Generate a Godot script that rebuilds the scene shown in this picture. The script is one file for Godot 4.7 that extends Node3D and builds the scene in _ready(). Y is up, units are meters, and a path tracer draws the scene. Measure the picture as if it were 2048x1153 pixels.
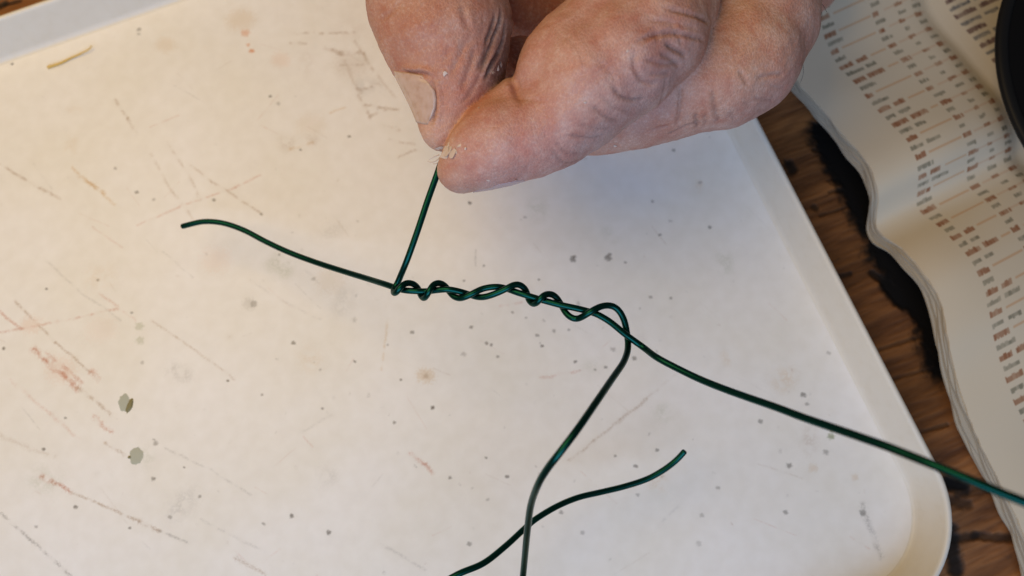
extends Node3D
# A close-up: a hand holds one of two twisted green wires above a scratched white plastic tray.
# All shape data are in millimetres and turned into metres when a mesh is made (MM).

const MM := 0.001
const TABLE_Y := -2.5
const TRAY_CORNER := Vector3(97.574, 0, 21.841)   # where the tray's right and near floor edges meet
const ALONG := Vector3(0.37904, 0, 0.92538)        # down the tray's right edge
const ACROSS := Vector3(0.92538, 0, -0.37904)       # along the tray's far edge
var taken := {}
var rng := RandomNumberGenerator.new()


func numbered(called: String) -> String:
	taken[called] = taken.get(called, -1) + 1
	return called if taken[called] == 0 else "%s_%03d" % [called, taken[called]]


func tag(o: Node3D, label: String, category: String, group := "") -> Node3D:
	o.set_meta("label", label)
	o.set_meta("category", category)
	if group:
		o.set_meta("group", group)
	return o


func place(called: String, mesh: Mesh, material: Material, parent: Node = self) -> MeshInstance3D:
	var o := MeshInstance3D.new()
	o.name = numbered(called) if parent == self else called
	o.mesh = mesh
	o.material_override = material
	parent.add_child(o, true)
	return o


func root_of(called: String) -> Node3D:
	var o := Node3D.new()
	o.name = numbered(called)
	add_child(o)
	return o


func tray_point(u: float, v: float, y := 0.0) -> Vector3:
	return TRAY_CORNER + ACROSS * u + ALONG * v + Vector3(0, y, 0)


# ---------------------------------------------------------------- meshes
func mesh_of(points: PackedVector3Array, index: PackedInt32Array, uv := PackedVector2Array(), colors := PackedColorArray()) -> ArrayMesh:
	# smooth normals from the faces; points in millimetres
	var normals := PackedVector3Array()
	normals.resize(points.size())
	for i in range(0, index.size(), 3):
		var a := points[index[i]]
		var c := (points[index[i + 2]] - a).cross(points[index[i + 1]] - a)
		normals[index[i]] += c
		normals[index[i + 1]] += c
		normals[index[i + 2]] += c
	var out := PackedVector3Array()
	out.resize(points.size())
	for i in points.size():
		out[i] = points[i] * MM
		normals[i] = normals[i].normalized() if normals[i].length_squared() > 0.0 else Vector3.UP
	var arrays := []
	arrays.resize(Mesh.ARRAY_MAX)
	arrays[Mesh.ARRAY_VERTEX] = out
	arrays[Mesh.ARRAY_NORMAL] = normals
	arrays[Mesh.ARRAY_INDEX] = index
	if uv.size():
		arrays[Mesh.ARRAY_TEX_UV] = uv
	if colors.size():
		arrays[Mesh.ARRAY_COLOR] = colors
	var m := ArrayMesh.new()
	m.add_surface_from_arrays(Mesh.PRIMITIVE_TRIANGLES, arrays)
	return m


func spline(p: Array, step: float) -> PackedVector3Array:
	# centripetal-looking Catmull-Rom through the points, about one sample per step
	var out := PackedVector3Array()
	for i in p.size() - 1:
		var p0: Vector3 = p[maxi(i - 1, 0)]
		var p1: Vector3 = p[i]
		var p2: Vector3 = p[i + 1]
		var p3: Vector3 = p[mini(i + 2, p.size() - 1)]
		var n := maxi(1, int(ceil(p1.distance_to(p2) / step)))
		var m1 := (p2 - p0) * 0.5
		var m2 := (p3 - p1) * 0.5
		var most := p1.distance_to(p2)
		m1 = m1.limit_length(most * 1.1)
		m2 = m2.limit_length(most * 1.1)
		for k in n:
			var t := float(k) / n
			var t2 := t * t
			var t3 := t2 * t
			out.append(p1 * (2 * t3 - 3 * t2 + 1) + m1 * (t3 - 2 * t2 + t) + p2 * (3 * t2 - 2 * t3) + m2 * (t3 - t2))
	out.append(p[p.size() - 1])
	return out


func smoothed(p: PackedVector3Array, times: int) -> PackedVector3Array:
	for r in times:
		var q := p.duplicate()
		for i in range(1, p.size() - 1):
			q[i] = p[i] * 0.5 + (p[i - 1] + p[i + 1]) * 0.25
		p = q
	return p


func tube(path: PackedVector3Array, r0: float, r1: float, sides := 14) -> ArrayMesh:
	var pts := PackedVector3Array()
	var idx := PackedInt32Array()
	var n := path.size()
	var t := (path[1] - path[0]).normalized()
	var side := t.cross(Vector3.UP if absf(t.y) < 0.9 else Vector3.RIGHT).normalized()
	var rings := []
	for i in n:
		t = (path[mini(i + 1, n - 1)] - path[maxi(i - 1, 0)]).normalized()
		side = (side - t * side.dot(t)).normalized()
		var r := lerpf(r0, r1, float(i) / (n - 1))
		if i == 0:
			rings.append([path[0] - t * r * 0.42, side, t, r * 0.55])
			rings.append([path[0] - t * r * 0.3, side, t, r * 0.85])
		rings.append([path[i], side, t, r])
		if i == n - 1:
			rings.append([path[i] + t * r * 0.3, side, t, r * 0.85])
			rings.append([path[i] + t * r * 0.42, side, t, r * 0.55])
	for ring in rings:
		var up: Vector3 = (ring[2] as Vector3).cross(ring[1])
		for k in sides:
			var a := TAU * k / sides
			pts.append(ring[0] + (ring[1] * cos(a) + up * sin(a)) * ring[3])
	for i in rings.size() - 1:
		for k in sides:
			var a := i * sides + k
			var b := i * sides + (k + 1) % sides
			idx.append_array([a, a + sides, b, b, a + sides, b + sides])
	var first := pts.size()
	pts.append(rings[0][0])
	pts.append(rings[rings.size() - 1][0])
	var last := (rings.size() - 1) * sides
	for k in sides:
		idx.append_array([first, k, (k + 1) % sides, first + 1, last + (k + 1) % sides, last + k])
	return mesh_of(pts, idx)


func lathe(profile: Array, centre: Vector3, n := 96) -> ArrayMesh:
	var pts := PackedVector3Array()
	var idx := PackedInt32Array()
	for p in profile:
		for k in n:
			var a := TAU * k / n
			pts.append(centre + Vector3(cos(a) * p.x, p.y, sin(a) * p.x))
	for i in profile.size() - 1:
		for k in n:
			var a := i * n + k
			var b := i * n + (k + 1) % n
			idx.append_array([a, a + n, b, b, a + n, b + n])
	return mesh_of(pts, idx)


# ---------------------------------------------------------------- materials and textures
func lin(r: float, g: float, b: float) -> Color:
	return Color(r, g, b).linear_to_srgb()


func plain(c: Color, rough: float, spec := 0.5) -> StandardMaterial3D:
	var m := StandardMaterial3D.new()
	m.albedo_color = c
	m.roughness = rough
	m.metallic_specular = spec
	return m


func noise_tex(n: FastNoiseLite, side := 512, ramp: Gradient = null, normal := false, bump := 4.0) -> NoiseTexture2D:
	var t := NoiseTexture2D.new()
	t.width = side
	t.height = side
	t.seamless = true
	t.noise = n
	if ramp:
		t.color_ramp = ramp
	if normal:
		t.as_normal_map = true
		t.bump_strength = bump
	return t


func noise(kind: int, freq: float, octaves := 4, s := 1) -> FastNoiseLite:
	var n := FastNoiseLite.new()
	n.noise_type = kind
	n.frequency = freq
	n.fractal_type = FastNoiseLite.FRACTAL_FBM
	n.fractal_octaves = octaves
	n.seed = s
	return n


func stroke(im: Image, per_mm: float, u0: float, v0: float, a: Vector2, b: Vector2, width: float, c: Color, alpha: float, n: FastNoiseLite, rough := 0.5) -> void:
	# a soft-edged line of wear, broken up by noise, into an image whose corner lies at (u0, v0) mm
	var lo := Vector2(minf(a.x, b.x), minf(a.y, b.y)) - Vector2(width, width) * 1.5
	var hi := Vector2(maxf(a.x, b.x), maxf(a.y, b.y)) + Vector2(width, width) * 1.5
	var ab := b - a
	var len2 := maxf(ab.length_squared(), 1e-6)
	for y in range(maxi(0, int((lo.y - v0) * per_mm)), mini(im.get_height() - 1, int((hi.y - v0) * per_mm)) + 1):
		for x in range(maxi(0, int((lo.x - u0) * per_mm)), mini(im.get_width() - 1, int((hi.x - u0) * per_mm)) + 1):
			var p := Vector2(u0 + (x + 0.5) / per_mm, v0 + (y + 0.5) / per_mm)
			p += Vector2(n.get_noise_2d(p.x * 1.6, p.y * 1.6 + 90.0), n.get_noise_2d(p.x * 1.6 + 70.0, p.y * 1.6)) * minf(width, 1.2) * rough * 0.55
			var t := clampf((p - a).dot(ab) / len2, 0.0, 1.0)
			var d := p.distance_to(a + ab * t)
			var e := n.get_noise_2d(p.x * 14.0, p.y * 14.0)
			d += e * width * rough
			if d < width:
				var k := alpha * smoothstep(width, width * 0.25, d) * (1.0 if rough < 0.3 else clampf(0.75 + e * 1.1, 0.15, 1.0) * clampf(0.85 + 1.3 * n.get_noise_2d(p.x * 3.0 + 40.0, p.y * 3.0), 0.1, 1.0))
				im.set_pixel(x, y, im.get_pixel(x, y).lerp(c, minf(k, 1.0)))


func tray_texture() -> Image:
	# worn white plastic: faint yellowing, coloured scratches and specks of dirt
	var w := 2048
	var h := 1640
	var per := w / 250.0
	var big := noise(FastNoiseLite.TYPE_SIMPLEX_SMOOTH, 0.012, 4, 5).get_image(w / 4, h / 4, false, false, false)
	var fine := noise(FastNoiseLite.TYPE_SIMPLEX_SMOOTH, 0.05, 4, 9).get_image(w / 2, h / 2, false, false, false)
	big.resize(w, h, Image.INTERPOLATE_BILINEAR)
	fine.resize(w, h, Image.INTERPOLATE_BILINEAR)
	var a := big.get_data()
	var b := fine.get_data()
	var bytes := PackedByteArray()
	bytes.resize(w * h * 3)
	for i in w * h:
		var k := (a[i * (a.size() / (w * h))] - 128) / 128.0
		var q := (b[i * (b.size() / (w * h))] - 128) / 128.0
		bytes[i * 3] = int(231.0 + k * 3.0 + q * 4.0)
		bytes[i * 3 + 1] = int(227.0 + k * 4.0 + q * 4.5)
		bytes[i * 3 + 2] = int(219.0 + k * 8.0 + q * 5.5)
	var im := Image.create_from_data(w, h, false, Image.FORMAT_RGB8, bytes)
	var tint := [Color(0.66, 0.36, 0.27), Color(0.52, 0.40, 0.30), Color(0.42, 0.41, 0.39), Color(0.70, 0.50, 0.27), Color(0.25, 0.235, 0.215), Color(0.42, 0.46, 0.30), Color(0.80, 0.47, 0.30), Color(0.86, 0.85, 0.80)]
	var n := noise(FastNoiseLite.TYPE_SIMPLEX, 0.08, 2, 3)
	for s in scratches():
		stroke(im, per, -250.0, -200.2, Vector2(s[0], s[1]), Vector2(s[2], s[3]), s[4] * 0.9, tint[s[5]], s[6], n, 0.75)
	for s in specks():
		var c := Vector2(s[0], s[1])
		stroke(im, per, -250.0, -200.2, c - Vector2(0.06, 0.03) * s[2], c + Vector2(0.1, 0.06) * s[2], s[2] * 0.62, tint[s[3]], s[4] * (0.72 if s[3] == 4 else 1.0), n, 0.29)
	rng.seed = 11
	for i in 300:
		var c := Vector2(rng.randf_range(-202, -2), rng.randf_range(-198, -2))
		var near := clampf(1.2 - c.distance_to(Vector2(-62, -79)) / 108.0, 0.15, 1.0)
		var size := rng.randf_range(0.18, 0.5) * (1.0 + 0.9 * float(rng.randf() < 0.12))
		stroke(im, per, -250.0, -200.2, c, c + Vector2(rng.randf_range(-0.4, 0.4), rng.randf_range(-0.4, 0.4)), size, tint[4 if rng.randf() < 0.8 else 1], rng.randf_range(0.08, 0.36) * near, n, 0.8)
	for i in 90:
		# hair-fine scuffs that run mostly one way
		var c := Vector2(rng.randf_range(-202, -2), rng.randf_range(-198, -2))
		var turn := rng.randf_range(-0.35, 0.35) + (1.05 if rng.randf() < 0.7 else -0.35)
		var d := Vector2(cos(turn), sin(turn)) * rng.randf_range(2, 11)
		stroke(im, per, -250.0, -200.2, c, c + d, rng.randf_range(0.2, 0.4), tint[rng.randi() % 3], rng.randf_range(0.05, 0.16), n, 0.6)
	for i in 36:
		# soft smudges
		var c := Vector2(rng.randf_range(-196, -6), rng.randf_range(-190, -6))
		stroke(im, per, -250.0, -200.2, c, c + Vector2(rng.randf_range(-3, 3), rng.randf_range(-3, 3)), rng.randf_range(1.5, 4.5), tint[[3, 2, 1, 5][rng.randi() % 4]], rng.randf_range(0.07, 0.17), n, 0.5)
	return im


func wood_texture() -> Array:
	# old brown board: streaky grain along the far edge's direction, dark cracks, shade under the booklet edge painted black; u -330..120 mm, v -290..70 mm
	var w := 1800
	var h := 1440
	var per := 4.0
	var streak := noise(FastNoiseLite.TYPE_SIMPLEX_SMOOTH, 0.035, 5, 21).get_image(150, h, false, false, false)
	streak.resize(w, h, Image.INTERPOLATE_CUBIC)
	var broad := noise(FastNoiseLite.TYPE_SIMPLEX_SMOOTH, 0.02, 3, 25).get_image(w / 10, h / 3, false, false, false)
	broad.resize(w, h, Image.INTERPOLATE_CUBIC)
	var fibre := noise(FastNoiseLite.TYPE_SIMPLEX_SMOOTH, 0.16, 3, 28).get_image(w / 6, h, false, false, false)
	fibre.resize(w, h, Image.INTERPOLATE_BILINEAR)
	var a := streak.get_data()
	var b := broad.get_data()
	var f := fibre.get_data()
	var sa := a.size() / (w * h)
	var bytes := PackedByteArray()
	var deep := PackedByteArray()
	bytes.resize(w * h * 3)
	deep.resize(w * h)
	for i in w * h:
		var k := clampf((a[i * sa] - 60) / 140.0, 0.0, 1.0)
		var q := (b[i * sa] - 128) / 128.0
		var e := (f[i * sa] - 128) / 128.0
		var t := clampf(k * 0.75 + e * 0.28 + q * 0.25 + 0.12, 0.0, 1.0)
		bytes[i * 3] = int(lerpf(86.0, 160.0, t))
		bytes[i * 3 + 1] = int(lerpf(54.0, 106.0, t))
		bytes[i * 3 + 2] = int(lerpf(31.0, 58.0, t) + q * 6.0)
		deep[i] = int(60.0 + 160.0 * t)
	var im := Image.create_from_data(w, h, false, Image.FORMAT_RGB8, bytes)
	var hm := Image.create_from_data(w, h, false, Image.FORMAT_L8, deep)
	var n := noise(FastNoiseLite.TYPE_SIMPLEX, 0.02, 4, 33)
	for s in wood_marks_and_shade():  # cracks and knots; the wide strokes paint shade under the booklet edge
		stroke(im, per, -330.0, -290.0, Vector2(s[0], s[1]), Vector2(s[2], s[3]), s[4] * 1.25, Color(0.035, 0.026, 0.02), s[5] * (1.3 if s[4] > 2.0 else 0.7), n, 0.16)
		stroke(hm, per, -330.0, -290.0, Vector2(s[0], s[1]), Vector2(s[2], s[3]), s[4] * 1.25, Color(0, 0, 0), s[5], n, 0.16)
	rng.seed = 77
	for i in 34:
		var c := Vector2(rng.randf_range(2, 60), rng.randf_range(-230, 40))
		if i > 28:
			c = Vector2(rng.randf_range(-215, -150), rng.randf_range(-270, -250))
		stroke(im, per, -330.0, -290.0, c, c + Vector2(rng.randf_range(4, 16), rng.randf_range(-1, 1)), rng.randf_range(0.3, 0.9), Color(0.14, 0.09, 0.055), rng.randf_range(0.2, 0.6), n, 0.5)
	return [im, hm]


func print_texture() -> Image:
	# a printed table too blurred to read: rows of short words, a dotted rule and columns of figures, 78 mm by 230 mm
	var per := 3.4
	var im := Image.create(int(78 * per), int(230 * per), false, Image.FORMAT_RGB8)
	im.fill(Color(0.865, 0.83, 0.76))
	rng.seed = 5
	var red := Color(0.56, 0.36, 0.25)
	var grey := Color(0.50, 0.49, 0.43)
	var s := 6.0
	var row := 0
	while s < 226.0:
		var c := red if row % 2 == 0 else grey
		var tall := 1.55 if row % 2 == 0 else 1.25
		var t := 11.8 + rng.randf_range(-0.2, 0.2)
		var words := 1 + int(rng.randf() < 0.35)
		for k in words:
			t = word(im, per, t, s, rng.randf_range(2.1, 5.0), tall, c) + 0.9
		if row % 2 == 0:
			# pale rule from the word to the figures
			im.fill_rect(Rect2i(int(t * per), int((s - 0.38) * per), int(maxf(0.0, 26.2 - t) * per), int(0.85 * per)), Color(0.83, 0.715, 0.60))
			im.fill_rect(Rect2i(int(30.0 * per), int((s - 0.35) * per), int(12.6 * per), int(0.8 * per)), Color(0.845, 0.765, 0.68))
		word(im, per, 26.6 + rng.randf_range(0.0, 0.4), s, rng.randf_range(1.9, 2.8), tall, c)
		word(im, per, 33.4 + rng.randf_range(-0.2, 0.5), s, rng.randf_range(1.2, 2.4), tall * 0.9, c.lerp(Color(0.8, 0.77, 0.7), 0.15))
		word(im, per, 38.4 + rng.randf_range(-0.2, 0.4), s, rng.randf_range(1.7, 2.5), tall, c)
		var far := 48.0
		for k in 1 + int(rng.randf() < 0.6):
			far = word(im, per, far, s + 0.3, rng.randf_range(3.0, 6.5), tall, (Color(0.34, 0.25, 0.25) if row % 2 == 0 else Color(0.36, 0.38, 0.42))) + 1.0
		s += 2.55
		row += 1
	return im


func word(im: Image, per: float, t: float, s: float, length: float, tall: float, c: Color) -> float:
	var stop := t + length
	# ink that has spread between the letters
	im.fill_rect(Rect2i(int(t * per), int((s - tall * 0.36) * per), maxi(1, int(length * per)), maxi(1, int(tall * 0.8 * per))), Color(0.865, 0.83, 0.76).lerp(c, 0.62))
	while t < stop:
		var wide := rng.randf_range(0.5, 1.2)
		var k := rng.randf_range(0.4, 0.85)
		var hh := tall * (0.82 if rng.randf() < 0.5 else 1.0)
		im.fill_rect(Rect2i(int(t * per), int((s + tall * 0.5 - hh) * per), maxi(1, int(wide * per)), maxi(1, int(hh * per))), Color(0.865, 0.83, 0.76).lerp(c, k))
		t += wide + 0.08
	return t


# ---------------------------------------------------------------- the hand: a field of tapered bones, meshed as surface nets
var bone_a := PackedVector3Array()
var bone_ab := PackedVector3Array()
var bone_inv := PackedFloat32Array()
var bone_r := PackedFloat32Array()
var bone_dr := PackedFloat32Array()
var bone_g := PackedInt32Array()
var group_k := PackedFloat32Array()
const GROUPS := 6
const PALM := 5


func smin(a: float, b: float, k: float) -> float:
	var h := maxf(k - absf(a - b), 0.0) / k
	return minf(a, b) - h * h * k * 0.25


func field(p: Vector3, list: PackedInt32Array) -> float:
	var g0 := 1000.0
	var palm := 1000.0
	var best := 1000.0
	var current := -1
	# bones come sorted by group; the palm is the last group, so take its value first
	for n in range(list.size() - 1, -1, -1):
		var i := list[n]
		if bone_g[i] != PALM:
			break
		var q := p - bone_a[i]
		var ab := bone_ab[i]
		var t := clampf(q.dot(ab) * bone_inv[i], 0.0, 1.0)
		palm = smin(palm, (q - ab * t).length() - bone_r[i] - bone_dr[i] * t, group_k[PALM])
	best = palm
	for i in list:
		var g := bone_g[i]
		if g != current:
			if current >= 0:
				best = smin(best, smin(g0, palm, 7.0), 0.35)
			if g == PALM:
				return best
			current = g
			g0 = 1000.0
		var q := p - bone_a[i]
		var ab := bone_ab[i]
		var t := clampf(q.dot(ab) * bone_inv[i], 0.0, 1.0)
		g0 = smin(g0, (q - ab * t).length() - bone_r[i] - bone_dr[i] * t, group_k[g])
	if current >= 0:
		best = smin(best, smin(g0, palm, 7.0), 0.35)
	return best


func axis_steps(lo: float, hi: float, fine_lo: float, fine_hi: float, cell: float, grow: float) -> PackedFloat32Array:
	# grid lines that lie close together where the picture shows the hand and farther apart beyond
	var up := PackedFloat32Array()
	var x := fine_lo
	var c := cell
	while x < hi:
		up.append(x)
		if x > fine_hi:
			c = minf(c * grow, 3.0)
		x += c
	var down := PackedFloat32Array()
	x = fine_lo
	c = cell
	while x > lo:
		c = minf(c * grow, 3.0)
		x -= c
		down.append(x)
	down.reverse()
	down.append_array(up)
	while down.size() % 16 != 1:
		down.append(down[down.size() - 1] + c)
	return down


func hand_mesh() -> ArrayMesh:
	var bones := hand_bones()
	for b in bones:
		bone_a.append(b[0])
		bone_ab.append(b[1] - b[0])
		bone_inv.append(1.0 / (b[1] - b[0]).length_squared())
		bone_r.append(b[2])
		bone_dr.append(b[3] - b[2])
		bone_g.append(b[4])
	group_k = PackedFloat32Array([2.2, 1, 2, 2, 2, 8])
	var cell := 0.46
	var xs := axis_steps(-46.0, 96.0, -34.0, 66.0, cell, 1.06)
	var ys := axis_steps(0.0, 68.0, 6.0, 68.0, cell, 1.06)
	var zs := axis_steps(-328.0, -44.0, -119.0, -44.0, cell, 1.06)
	var nx := xs.size() - 1
	var ny := ys.size() - 1
	var nz := zs.size() - 1
	var values := {}
	var leaves := []
	var all := PackedInt32Array(range(bone_a.size()))
	var stack := []
	for i in range(0, nx, 16):
		for j in range(0, ny, 16):
			for k in range(0, nz, 16):
				stack.append([i, j, k, 16, all])
	var sy := 2048
	var sz := 2048 * 2048
	while stack.size():
		var s: Array = stack.pop_back()
		var i: int = s[0]
		var j: int = s[1]
		var k: int = s[2]
		var n: int = s[3]
		var list: PackedInt32Array = s[4]
		var lo := Vector3(xs[i], ys[j], zs[k])
		var hi := Vector3(xs[i + n], ys[j + n], zs[k + n])
		var mid := (lo + hi) * 0.5
		var half := (hi - lo).length() * 0.5
		if n >= 8:
			var near := PackedInt32Array()
			var ds := PackedFloat32Array()
			var least := 1000.0
			for b in list:
				var q := mid - bone_a[b]
				var t := clampf(q.dot(bone_ab[b]) * bone_inv[b], 0.0, 1.0)
				var d := (q - bone_ab[b] * t).length() - bone_r[b] - bone_dr[b] * t
				ds.append(d)
				least = minf(least, d)
			if least > half + 4.0:
				continue
			for m in list.size():
				if ds[m] < least + half * 2.0 + 8.0:
					near.append(list[m])
			list = near
		var v := field(mid, list)
		if absf(v) > half + 0.05:
			continue
		if n == 2:
			leaves.append([i, j, k, list])
			continue
		var m := n / 2
		for c in 8:
			stack.append([i + m * (c & 1), j + m * ((c >> 1) & 1), k + m * (c >> 2), m, list])
	var vertex := {}
	var pts := PackedVector3Array()
	var cells := []
	var corner := PackedFloat32Array()
	corner.resize(8)
	for leaf in leaves:
		for c in 8:
			var i: int = leaf[0] + (c & 1)
			var j: int = leaf[1] + ((c >> 1) & 1)
			var k: int = leaf[2] + (c >> 2)
			var inside := 0
			for e in 8:
				var a := i + (e & 1)
				var b := j + ((e >> 1) & 1)
				var d := k + (e >> 2)
				var key := a + b * sy + d * sz
				var val = values.get(key)
				if val == null:
					val = field(Vector3(xs[a], ys[b], zs[d]), leaf[3])
					values[key] = val
				corner[e] = val
				if val < 0.0:
					inside += 1
			if inside == 0 or inside == 8:
				continue
			var sum := Vector3.ZERO
			var count := 0
			for e in EDGES:
				var va := corner[e[0]]
				var vb := corner[e[1]]
				if (va < 0.0) != (vb < 0.0):
					var t := va / (va - vb)
					sum += Vector3(e[0] & 1, (e[0] >> 1) & 1, e[0] >> 2).lerp(Vector3(e[1] & 1, (e[1] >> 1) & 1, e[1] >> 2), t)
					count += 1
			sum /= count
			vertex[i + j * sy + k * sz] = pts.size()
			cells.append([i, j, k])
			pts.append(Vector3(lerpf(xs[i], xs[i + 1], sum.x), lerpf(ys[j], ys[j + 1], sum.y), lerpf(zs[k], zs[k + 1], sum.z)))
	var idx := PackedInt32Array()
	var step := [1, sy, sz]
	for c in cells:
		var key: int = c[0] + c[1] * sy + c[2] * sz
		for axis in 3:
			var here: float = values[key]
			var there = values.get(key + step[axis])
			if there == null or (here < 0.0) == (there < 0.0):
				continue
			var u: int = step[(axis + 1) % 3]
			var w: int = step[(axis + 2) % 3]
			if not (vertex.has(key - u) and vertex.has(key - w) and vertex.has(key - u - w)):
				continue
			var q := [vertex[key], vertex[key - u], vertex[key - u - w], vertex[key - w]]
			if here < 0.0:
				idx.append_array([q[0], q[2], q[1], q[0], q[3], q[2]])
			else:
				idx.append_array([q[0], q[1], q[2], q[0], q[2], q[3]])
	return skinned(pts, idx)


const EDGES := [[0, 1], [2, 3], [4, 5], [6, 7], [0, 2], [1, 3], [4, 6], [5, 7], [0, 4], [1, 5], [2, 6], [3, 7]]


func skinned(pts: PackedVector3Array, idx: PackedInt32Array) -> ArrayMesh:
	# wrinkles, lumps and the mottled colour of the skin
	var normals := PackedVector3Array()
	normals.resize(pts.size())
	for i in range(0, idx.size(), 3):
		var a := pts[idx[i]]
		var c := (pts[idx[i + 2]] - a).cross(pts[idx[i + 1]] - a)
		for e in 3:
			normals[idx[i + e]] += c
	var lump := noise(FastNoiseLite.TYPE_SIMPLEX_SMOOTH, 0.11, 3, 4)
	var rough := noise(FastNoiseLite.TYPE_SIMPLEX_SMOOTH, 0.55, 3, 8)
	var mottle := noise(FastNoiseLite.TYPE_SIMPLEX_SMOOTH, 0.3, 4, 12)
	var patch := noise(FastNoiseLite.TYPE_SIMPLEX_SMOOTH, 0.1, 3, 15)
	var grain := noise(FastNoiseLite.TYPE_SIMPLEX, 0.9, 2, 19)
	var nail_at := Vector3.ZERO
	for p in thumb_nail():
		nail_at += p / 49.0
	var wrinkles := []
	for c in creases():
		var box := AABB(c[3][0], Vector3.ZERO)
		for p in c[3]:
			box = box.expand(p)
		wrinkles.append([c[0], c[1], c[2], spline(c[3], 0.7), box.grow(c[1] * 4.0)])
	var tone := tones()
	var colors := PackedColorArray()
	colors.resize(pts.size())
	var out := PackedVector3Array()
	out.resize(pts.size())
	for i in pts.size():
		var p := pts[i]
		var n := normals[i].normalized()
		var move := lump.get_noise_3dv(p) * 0.3 + rough.get_noise_3dv(p) * 0.04 + grain.get_noise_3d(p.x * 0.9 + p.z * 0.7, p.y * 1.1, (p.z - p.x) * 0.35) * 0.06
		move *= smoothstep(3.5, 8.5, p.distance_to(nail_at)) * 0.9 + 0.1
		var darkening := 0.0
		for w in wrinkles:
			if not (w[4] as AABB).has_point(p):
				continue
			var line: PackedVector3Array = w[3]
			var least := 100.0
			var at := 0.0
			for k in line.size() - 1:
				var ab := line[k + 1] - line[k]
				var t := clampf((p - line[k]).dot(ab) / maxf(ab.length_squared(), 1e-6), 0.0, 1.0)
				var d := p.distance_squared_to(line[k] + ab * t)
				if d < least:
					least = d
					at = (k + t) / (line.size() - 1)
			var x: float = sqrt(least) / w[1]
			var fade := minf(1.0, 5.0 * minf(at, 1.0 - at) + 0.25)
			move += fade * w[0] * (-exp(-x * x) + 0.16 * exp(-(x - 1.9) * (x - 1.9)))
			darkening = maxf(darkening, w[2] * fade * exp(-x * x * 1.3))
		out[i] = p + n * move
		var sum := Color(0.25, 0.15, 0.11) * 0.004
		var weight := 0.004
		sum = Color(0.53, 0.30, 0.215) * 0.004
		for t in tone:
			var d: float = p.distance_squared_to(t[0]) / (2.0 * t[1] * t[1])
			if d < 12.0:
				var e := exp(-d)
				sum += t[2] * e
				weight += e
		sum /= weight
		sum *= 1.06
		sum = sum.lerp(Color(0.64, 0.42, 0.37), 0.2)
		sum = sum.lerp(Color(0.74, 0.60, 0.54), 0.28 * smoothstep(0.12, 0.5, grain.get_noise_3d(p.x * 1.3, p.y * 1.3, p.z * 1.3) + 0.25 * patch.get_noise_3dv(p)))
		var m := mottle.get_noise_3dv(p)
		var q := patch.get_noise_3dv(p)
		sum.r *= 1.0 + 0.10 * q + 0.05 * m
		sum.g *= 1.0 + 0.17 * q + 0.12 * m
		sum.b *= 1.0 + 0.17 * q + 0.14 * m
		sum = sum.lerp(Color(0.10, 0.062, 0.045), minf(darkening, 1.0) * 0.8)  # darker along the creases; in the thumb's cracks this is dirt
		sum.a = 1.0
		colors[i] = sum
	return mesh_of(out, idx, PackedVector2Array(), colors)


func skin_material() -> StandardMaterial3D:
	var m := StandardMaterial3D.new()
	m.vertex_color_use_as_albedo = true
	m.roughness = 0.55
	m.metallic_specular = 0.42
	# fine dry lines, pale and slightly raised
	var lines := noise(FastNoiseLite.TYPE_CELLULAR, 0.042, 3, 31)
	lines.cellular_return_type = FastNoiseLite.RETURN_DISTANCE2_SUB
	lines.cellular_jitter = 1.0
	lines.domain_warp_enabled = true
	lines.domain_warp_amplitude = 14.0
	lines.domain_warp_frequency = 0.02
	var ramp := Gradient.new()
	ramp.offsets = PackedFloat32Array([0.0, 0.09, 0.25, 0.7, 1.0])
	ramp.colors = PackedColorArray([Color(1, 1, 1), Color(0.975, 0.97, 0.965), Color(0.885, 0.86, 0.855), Color(0.91, 0.89, 0.885), Color(0.955, 0.94, 0.935)])
	m.albedo_texture = noise_tex(lines, 1024, ramp)
	m.uv1_triplanar = true
	m.uv1_scale = Vector3(40.0, 34.0, 28.0)
	# blotches of blood under the skin, on a broader scale
	var blood := noise(FastNoiseLite.TYPE_SIMPLEX_SMOOTH, 0.022, 5, 37)
	var red := Gradient.new()
	red.offsets = PackedFloat32Array([0.0, 0.38, 0.62, 1.0])
	red.colors = PackedColorArray([Color(0.93, 0.78, 0.74), Color(0.985, 0.93, 0.91), Color(1, 0.985, 0.98), Color(1, 1, 1)])
	m.detail_enabled = true
	m.detail_blend_mode = BaseMaterial3D.BLEND_MODE_MUL
	m.detail_uv_layer = BaseMaterial3D.DETAIL_UV_2
	m.detail_albedo = noise_tex(blood, 512, red)
	m.uv2_triplanar = true
	m.uv2_scale = Vector3.ONE * 17.0
	m.uv1_triplanar_sharpness = 3.0
	m.heightmap_enabled = true
	m.heightmap_scale = 0.010
	m.heightmap_texture = noise_tex(lines, 1024)
	m.subsurf_scatter_enabled = true
	m.subsurf_scatter_strength = 0.03
	return m


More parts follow.
